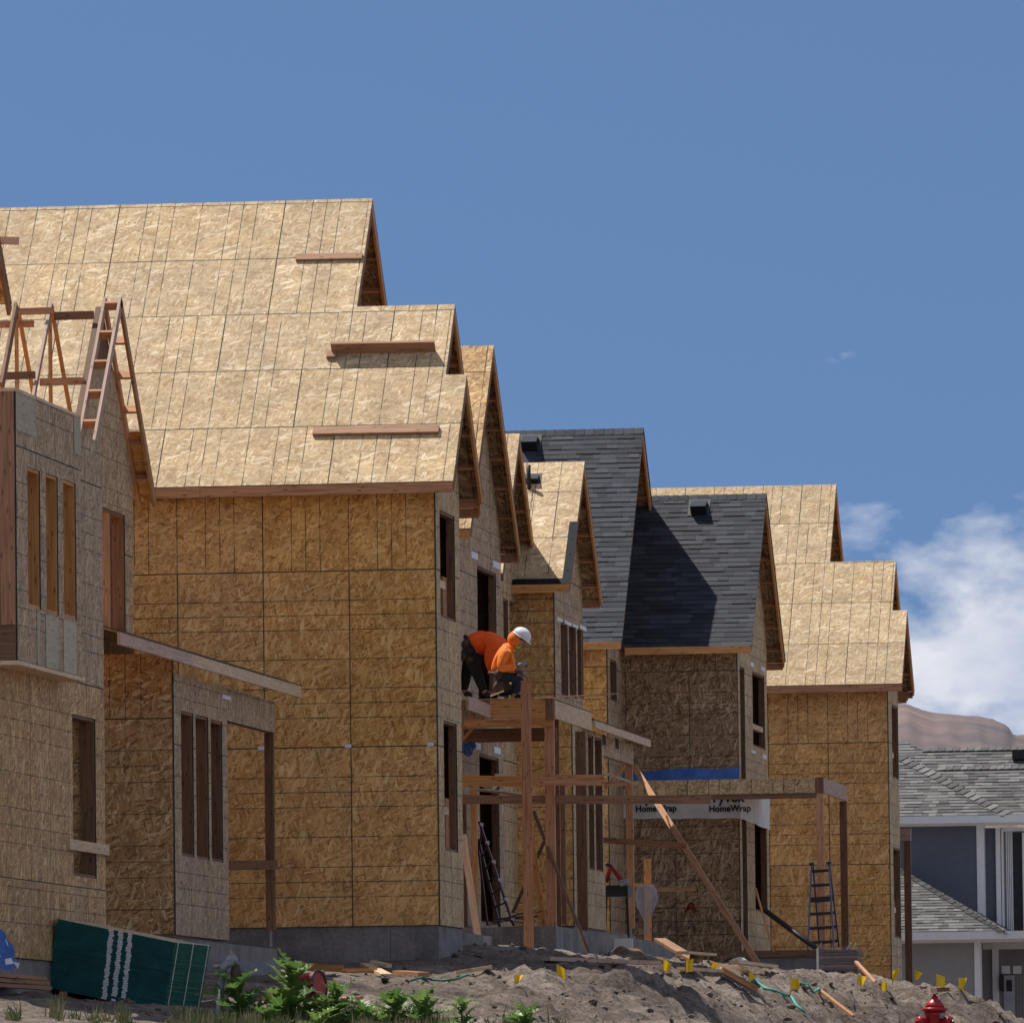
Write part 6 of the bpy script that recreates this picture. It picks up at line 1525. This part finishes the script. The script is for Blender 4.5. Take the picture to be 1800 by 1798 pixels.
def grass():
    mb=MB(); rnd=random.Random(4)
    cl=[(rnd.uniform(330,980),rnd.uniform(95.2,97.6),rnd.uniform(10,45),rnd.random()) for _ in range(70)]+[(rnd.uniform(980,1250),rnd.uniform(98,104),rnd.uniform(6,16),rnd.random()) for _ in range(14)]+[(rnd.uniform(0,330),rnd.uniform(94,96.5),rnd.uniform(5,14),rnd.random()) for _ in range(12)]
    for (cx,Y0,w0,tone) in cl:
        for k in range(int(w0*3.2)):
            x=rnd.gauss(cx,w0*.5); Y=Y0+rnd.uniform(-.3,.3); b=PY(x,1800,Y); b.z=g1(b.x,Y)-.01
            h=rnd.uniform(.05,.24)*(.6+.8*tone); d=Vector((rnd.gauss(0,.05),rnd.uniform(-.04,.04),h)); w=Vector((rnd.uniform(.004,.011),rnd.uniform(-.004,.004),0))
            m=b+d*.5+Vector((rnd.gauss(0,.015),0,.01))
            s=0 if rnd.random()<.35+.5*tone else 1
            mb.face([b-w,b+w,m+w*.8,m-w*.8],None,s); mb.face([m-w*.8,m+w*.8,b+d],None,s)
    o=obj('low_grass',mb,['grass_dry','grass_green'],None); o['kind']='stuff'; o['label']='short dry and green grass along the foot of the bank'; o['category']='grass'
grass()
# ================================================================== people
def skin(name,pts,edges,mat,parent,sub=2,smooth=True):
    """pts: list of (Vector, radius)"""
    base=base_of(parent); me=bpy.data.meshes.new(name); bm=bmesh.new(); lay_=bm.verts.layers.skin.verify(); vs=[]
    for i,(p,r) in enumerate(pts):
        v=bm.verts.new(tuple(p-base)); v[lay_].radius=(r if isinstance(r,tuple) else (r,r)); v[lay_].use_root=(i==0); vs.append(v)
    for a,b in edges: bm.edges.new((vs[a],vs[b]))
    bm.to_mesh(me); bm.free(); me.materials.append(MATS[mat])
    o=bpy.data.objects.new(name,me); COL.objects.link(o); o.parent=parent
    m=o.modifiers.new('skin','SKIN'); m.use_smooth_shade=True
    m2=o.modifiers.new('sub','SUBSURF'); m2.levels=sub; m2.render_levels=sub
    return o
def chain(n,start=0): return [(start+i,start+i+1) for i in range(n-1)]
def ell(c,rx,ry,rz,rot,n=18,m=11,half=None):
    mb=MB(); rows=[]
    M=rot.to_3x3() if rot else Matrix.Identity(3)
    for j in range(m):
        v=-math.pi/2+math.pi*j/(m-1)
        if half is not None: v=half+(math.pi/2-half)*j/(m-1)
        rows.append([Vector(c)+M@Vector((rx*math.cos(v)*math.cos(2*math.pi*i/n),ry*math.cos(v)*math.sin(2*math.pi*i/n),rz*math.sin(v))) for i in range(n)])
    i0=len(mb.v)
    for r in rows: mb.v+=r
    for j in range(m-1):
        for i in range(n): mb.f.append((i0+j*n+i,i0+j*n+(i+1)%n,i0+(j+1)*n+(i+1)%n,i0+(j+1)*n+i)); mb.uv.append([(0,0)]*4); mb.m.append(0)
    if half is not None: mb.f.append(tuple(i0+i for i in range(n))[::-1]); mb.uv.append([(0,0)]*n); mb.m.append(0)
    return mb
def helmet(parent,c,tilt):
    R=Matrix.Rotation(tilt,4,'Y')
    h=obj('helmet',ell(c,.15,.125,.125,R,20,9,half=-.15),'helmet_white',parent,True)
    M=R.to_3x3(); mb=MB(); n=20; inn=[];out=[]
    for i in range(n):
        a=2*math.pi*i/n; fr=1.0+.28*max(0,math.cos(a))**2+.06
        inn.append(Vector(c)+M@Vector((.146*math.cos(a),.121*math.sin(a),-.012))); out.append(Vector(c)+M@Vector((.15*fr*math.cos(a),.13*(1.06)*math.sin(a),-.03)))
    for i in range(n): mb.face([inn[i],inn[(i+1)%n],out[(i+1)%n],out[i]]); mb.face([out[i],out[(i+1)%n],inn[(i+1)%n]+Vector((0,0,-.012)),inn[i]+Vector((0,0,-.012))])
    obj('helmet_brim',mb,'helmet_white',h,True)
def hand(parent,w,d,up,mat='glove_grey',sc=1.0):
    """glove: wrist w, pointing d, back of hand up; five fingers curled"""
    d=Vector(d).normalized(); up=Vector(up).normalized(); s=d.cross(up).normalized(); q=sc
    pts=[(w,.034*q),(w+d*.05*q,(.046*q,.036*q)),(w+d*.095*q,(.046*q,.034*q))]; e=[(0,1),(1,2)]
    for k,(o,l) in enumerate(((-.032,.07),(-.011,.08),(.011,.075),(.032,.06))):
        b=w+d*.10*q+s*o*q; i=len(pts)
        pts+=[(b,.0125*q),(b+d*l*.4*q-up*.014*q,.012*q),(b+d*l*.5*q-up*.042*q,.011*q),(b+d*l*.25*q-up*.06*q,.010*q)]; e+=[(2,i),(i,i+1),(i+1,i+2),(i+2,i+3)]
    b=w+d*.035*q+s*-.045*q; i=len(pts); pts+=[(b-up*.01*q,.013*q),(b+d*.04*q-s*.018*q-up*.03*q,.011*q),(b+d*.075*q-up*.05*q,.009*q)]; e+=[(1,i),(i,i+1),(i+1,i+2)]
    return skin('glove',pts,e,mat,parent,1)
DZ=P3['zt']+.022
def worker2():
    Y=133.55; Q=lambda x,y,dy=0.0: PY(x,y,Y+dy)
    b=Q(893,1225); b.z=DZ; t=thing('person','person in orange hooded top and white hard hat crouching on the porch frame','person',b)
    hip=Q(882,1196); ch=Q(888,1154); nk=Q(899,1136); hd=Q(909,1124)
    sh=[Q(888,1145,-.17),Q(889,1145,.18)]; elb=[Q(880,1177,-.22),Q(889,1176,.24)]; wr=[Q(909,1171,-.16),Q(905,1178,.2)]
    kn=[Q(917,1193,-.13),Q(908,1211,.16)]; an=[Q(903,1221,-.13),Q(876,1219,.2)]; toe_=[Q(924,1223,-.15),Q(862,1222,.2)]
    pts=[(hip,.13),(Q(884,1176),.125),(ch,.14),(nk,.06),(hd,.085)]; e=chain(5)
    for k in (0,1):
        i=len(pts); pts+=[(sh[k],.06),(elb[k],.045),(wr[k],.032)]; e+=[(2,i),(i,i+1),(i+1,i+2)]
        i=len(pts); pts+=[(Q(886,1198,-.1 if k==0 else .1),.09),(kn[k],.06),(an[k],.045),(toe_[k],.04)]; e+=[(0,i),(i,i+1),(i+1,i+2),(i+2,i+3)]
    body=skin('body',pts,e,'skin',t)
    # clothing
    pts=[(Q(881,1190),.185),(Q(883,1174),.20),(Q(887,1155),(.205,.19)),(Q(895,1142),.15),(Q(902,1133),.10)]; e=chain(5)
    for k in (0,1):
        i=len(pts); pts+=[(sh[k],.10),(sh[k].lerp(elb[k],.5)+Vector((-.015,0,0)),.095),(elb[k],.092),(elb[k].lerp(wr[k],.55),.075),(wr[k],.05)]; e+=[(2,i)]+chain(5,i)
    skin('hoodie',pts,e,'hivis_light',t)
    obj('hood',ell(hd+Vector((-.025,0,.005)),.125,.115,.135,Matrix.Rotation(.5,4,'Y')),'hivis_light',t,True)
    face=obj('face',ell(hd+Vector((.055,-.01,-.02)),.07,.075,.095,Matrix.Rotation(.5,4,'Y'),14,9),'skin',t,True)
    obj('nose',MB().tube([hd+Vector((.115,-.02,0)),hd+Vector((.142,-.02,-.05))],[.01,.018],6),'skin',face,True)
    obj('mouth',MB().tube([hd+Vector((.10,-.05,-.085)),hd+Vector((.115,.01,-.09))],.006,5),'leather',face,True)
    for s in (-1,1): obj('eye',ell(hd+Vector((.112,.033*s-.01,.0)),.012,.014,.01,None,8,5),'ink',face,True)
    obj('safety_glasses',MB().tube([hd+Vector((.06,-.085,.005)),hd+Vector((.125,-.055,-.005)),hd+Vector((.137,-.015,-.008)),hd+Vector((.125,.04,-.005))],[.012,.02,.014,.02],8),'black_plastic',face,True)
    obj('collar_tape',MB().tube([Q(905,1139,-.07),Q(913,1137,-.04),Q(914,1136,.04)],.02,6),'lime_tape',t,True)
    helmet(t,Q(917.5,1117),.62)
    pts=[(Q(881,1197),(.165,.16))]; e=[]
    for k in (0,1):
        i=len(pts); pts+=[(Q(890,1200,-.1 if k==0 else .1),.115),(Q(903,1197 if k==0 else 1207,-.12 if k==0 else .13),.1),(kn[k],.085),(kn[k].lerp(an[k],.5),.075),(an[k],.06)]; e+=[(0,i)]+chain(5,i)
    skin('trousers',pts,e,'cloth_navy',t)
    for k in (0,1): skin('boot',[(an[k],.055),(an[k].lerp(toe_[k],.5)+Vector((0,0,-.02)),.052),(toe_[k],.045)],chain(3),'cloth_black',t,1)
    mb=MB(); n=20
    mb.tube([Q(881,1186)+Vector((.185*math.cos(2*math.pi*i/n),.19*math.sin(2*math.pi*i/n),-.03*math.cos(2*math.pi*i/n))) for i in range(n+1)],.028,6); belt=obj('tool_belt',mb,'leather',t,True)
    for (x,y,w,h,m_) in ((877,1186,.13,.14,'leather'),(889,1190,.12,.16,'cloth_black'),(880,1205,.20,.14,'leather'),(893,1206,.12,.12,'cloth_black'),(872,1209,.09,.13,'leather')):
        p=Q(x,y,-.2); o=obj('pouch',ell(p,w*.6,.06,h*.62,None,12,8),m_,belt,True)
    obj('hammer_handle',MB().beam(Q(862,1223,-.22),Q(886,1214,-.22),.025,.03,(0,1,0)),'fir_pale',belt)
    obj('tape_measure',ell(Q(897,1201,-.22),.025,.03,.025,None,10,7),'flag_yellow',belt,True)
    hand(t,wr[0],wr[0]-elb[0]+Vector((0,0,.05)),(0,-.3,1),sc=1.25); hand(t,wr[1],wr[1]-elb[1],(0,.3,1),sc=1.2)
worker2()
def worker1():
    Y=134.45; Q=lambda x,y,dy=0.0: PY(x,y,Y+dy)
    b=Q(838,1225); b.z=DZ; t=thing('person','person in bright orange shirt and dark trousers bent double behind the crouching one','person',b)
    hip=Q(824,1141); mid=Q(845,1127); ch=Q(866,1130); nk=Q(880,1141); hd=Q(888,1152)
    sh=[Q(869,1136,-.2),Q(870,1134,.2)]; elb=[Q(862,1163,-.24),Q(866,1165,.24)]; wr=[Q(869,1189,-.2),Q(872,1192,.2)]
    kn=[Q(838,1183,-.12),Q(820,1184,.14)]; an=[Q(851,1216,-.13),Q(815,1216,.14)]; toe_=[Q(866,1222,-.14),Q(832,1222,.14)]
    pts=[(hip,.14),(mid,.125),(ch,.14),(nk,.06),(hd,.09)]; e=chain(5)
    for k in (0,1):
        i=len(pts); pts+=[(sh[k],.06),(elb[k],.045),(wr[k],.032)]; e+=[(2,i),(i,i+1),(i+1,i+2)]
        i=len(pts); pts+=[(Q(826,1152,-.1 if k==0 else .1),.1),(kn[k],.065),(an[k],.045),(toe_[k],.04)]; e+=[(0,i),(i,i+1),(i+1,i+2),(i+2,i+3)]
    skin('body',pts,e,'skin',t)
    pts=[(Q(826,1138),.19),(Q(838,1130),.20),(Q(853,1129),(.205,.215)),(Q(868,1131),(.2,.21)),(Q(881,1133),.14),(Q(889,1137),.09)]; e=chain(6)
    for k in (0,1):
        i=len(pts); pts+=[(sh[k],.12),(sh[k].lerp(elb[k],.5)+Vector((-.02,0,0)),.12),(elb[k],.105),(elb[k].lerp(wr[k],.5),.085),(wr[k],.055)]; e+=[(3,i)]+chain(5,i)
    skin('shirt',pts,e,'hivis_orange',t)
    helmet(t,Q(888,1150),1.5)
    pts=[(Q(824,1140),(.175,.17))]; e=[]
    for k in (0,1):
        i=len(pts); pts+=[(Q(827,1155,-.11 if k==0 else .11),.125),(Q(833,1170,-.12) if k==0 else Q(823,1170,.13),.105),(kn[k],.09),(kn[k].lerp(an[k],.5),.08),(an[k],.065)]; e+=[(0,i)]+chain(5,i)
    skin('trousers',pts,e,'cloth_black',t)
    for k in (0,1): skin('boot',[(an[k],.06),(an[k].lerp(toe_[k],.5)+Vector((0,0,-.02)),.055),(toe_[k],.048)],chain(3),'leather',t,1)
    mb=MB(); n=20; ax=(mid-hip).normalized(); a_=ax.cross(Vector((0,1,0))).normalized(); b2=Vector((0,1,0))
    mb.tube([Q(829,1135)+a_*.18*math.cos(2*math.pi*i/n)+b2*.185*math.sin(2*math.pi*i/n) for i in range(n+1)],.03,6); belt=obj('tool_belt',mb,'cloth_black',t,True)
    for (x,y,w,h,m_) in ((818,1133,.11,.13,'leather'),(822,1147,.17,.15,'cloth_black'),(816,1153,.12,.13,'leather'),(826,1160,.1,.1,'leather')):
        p=Q(x,y,-.2); o=obj('pouch',ell(p,w*.6,.06,h*.62,None,12,8),m_,belt,True)
    hand(t,wr[0],wr[0]-elb[0],(-1,0,.2),sc=1.2); hand(t,wr[1],wr[1]-elb[1],(-1,0,.2),sc=1.2)
worker1()
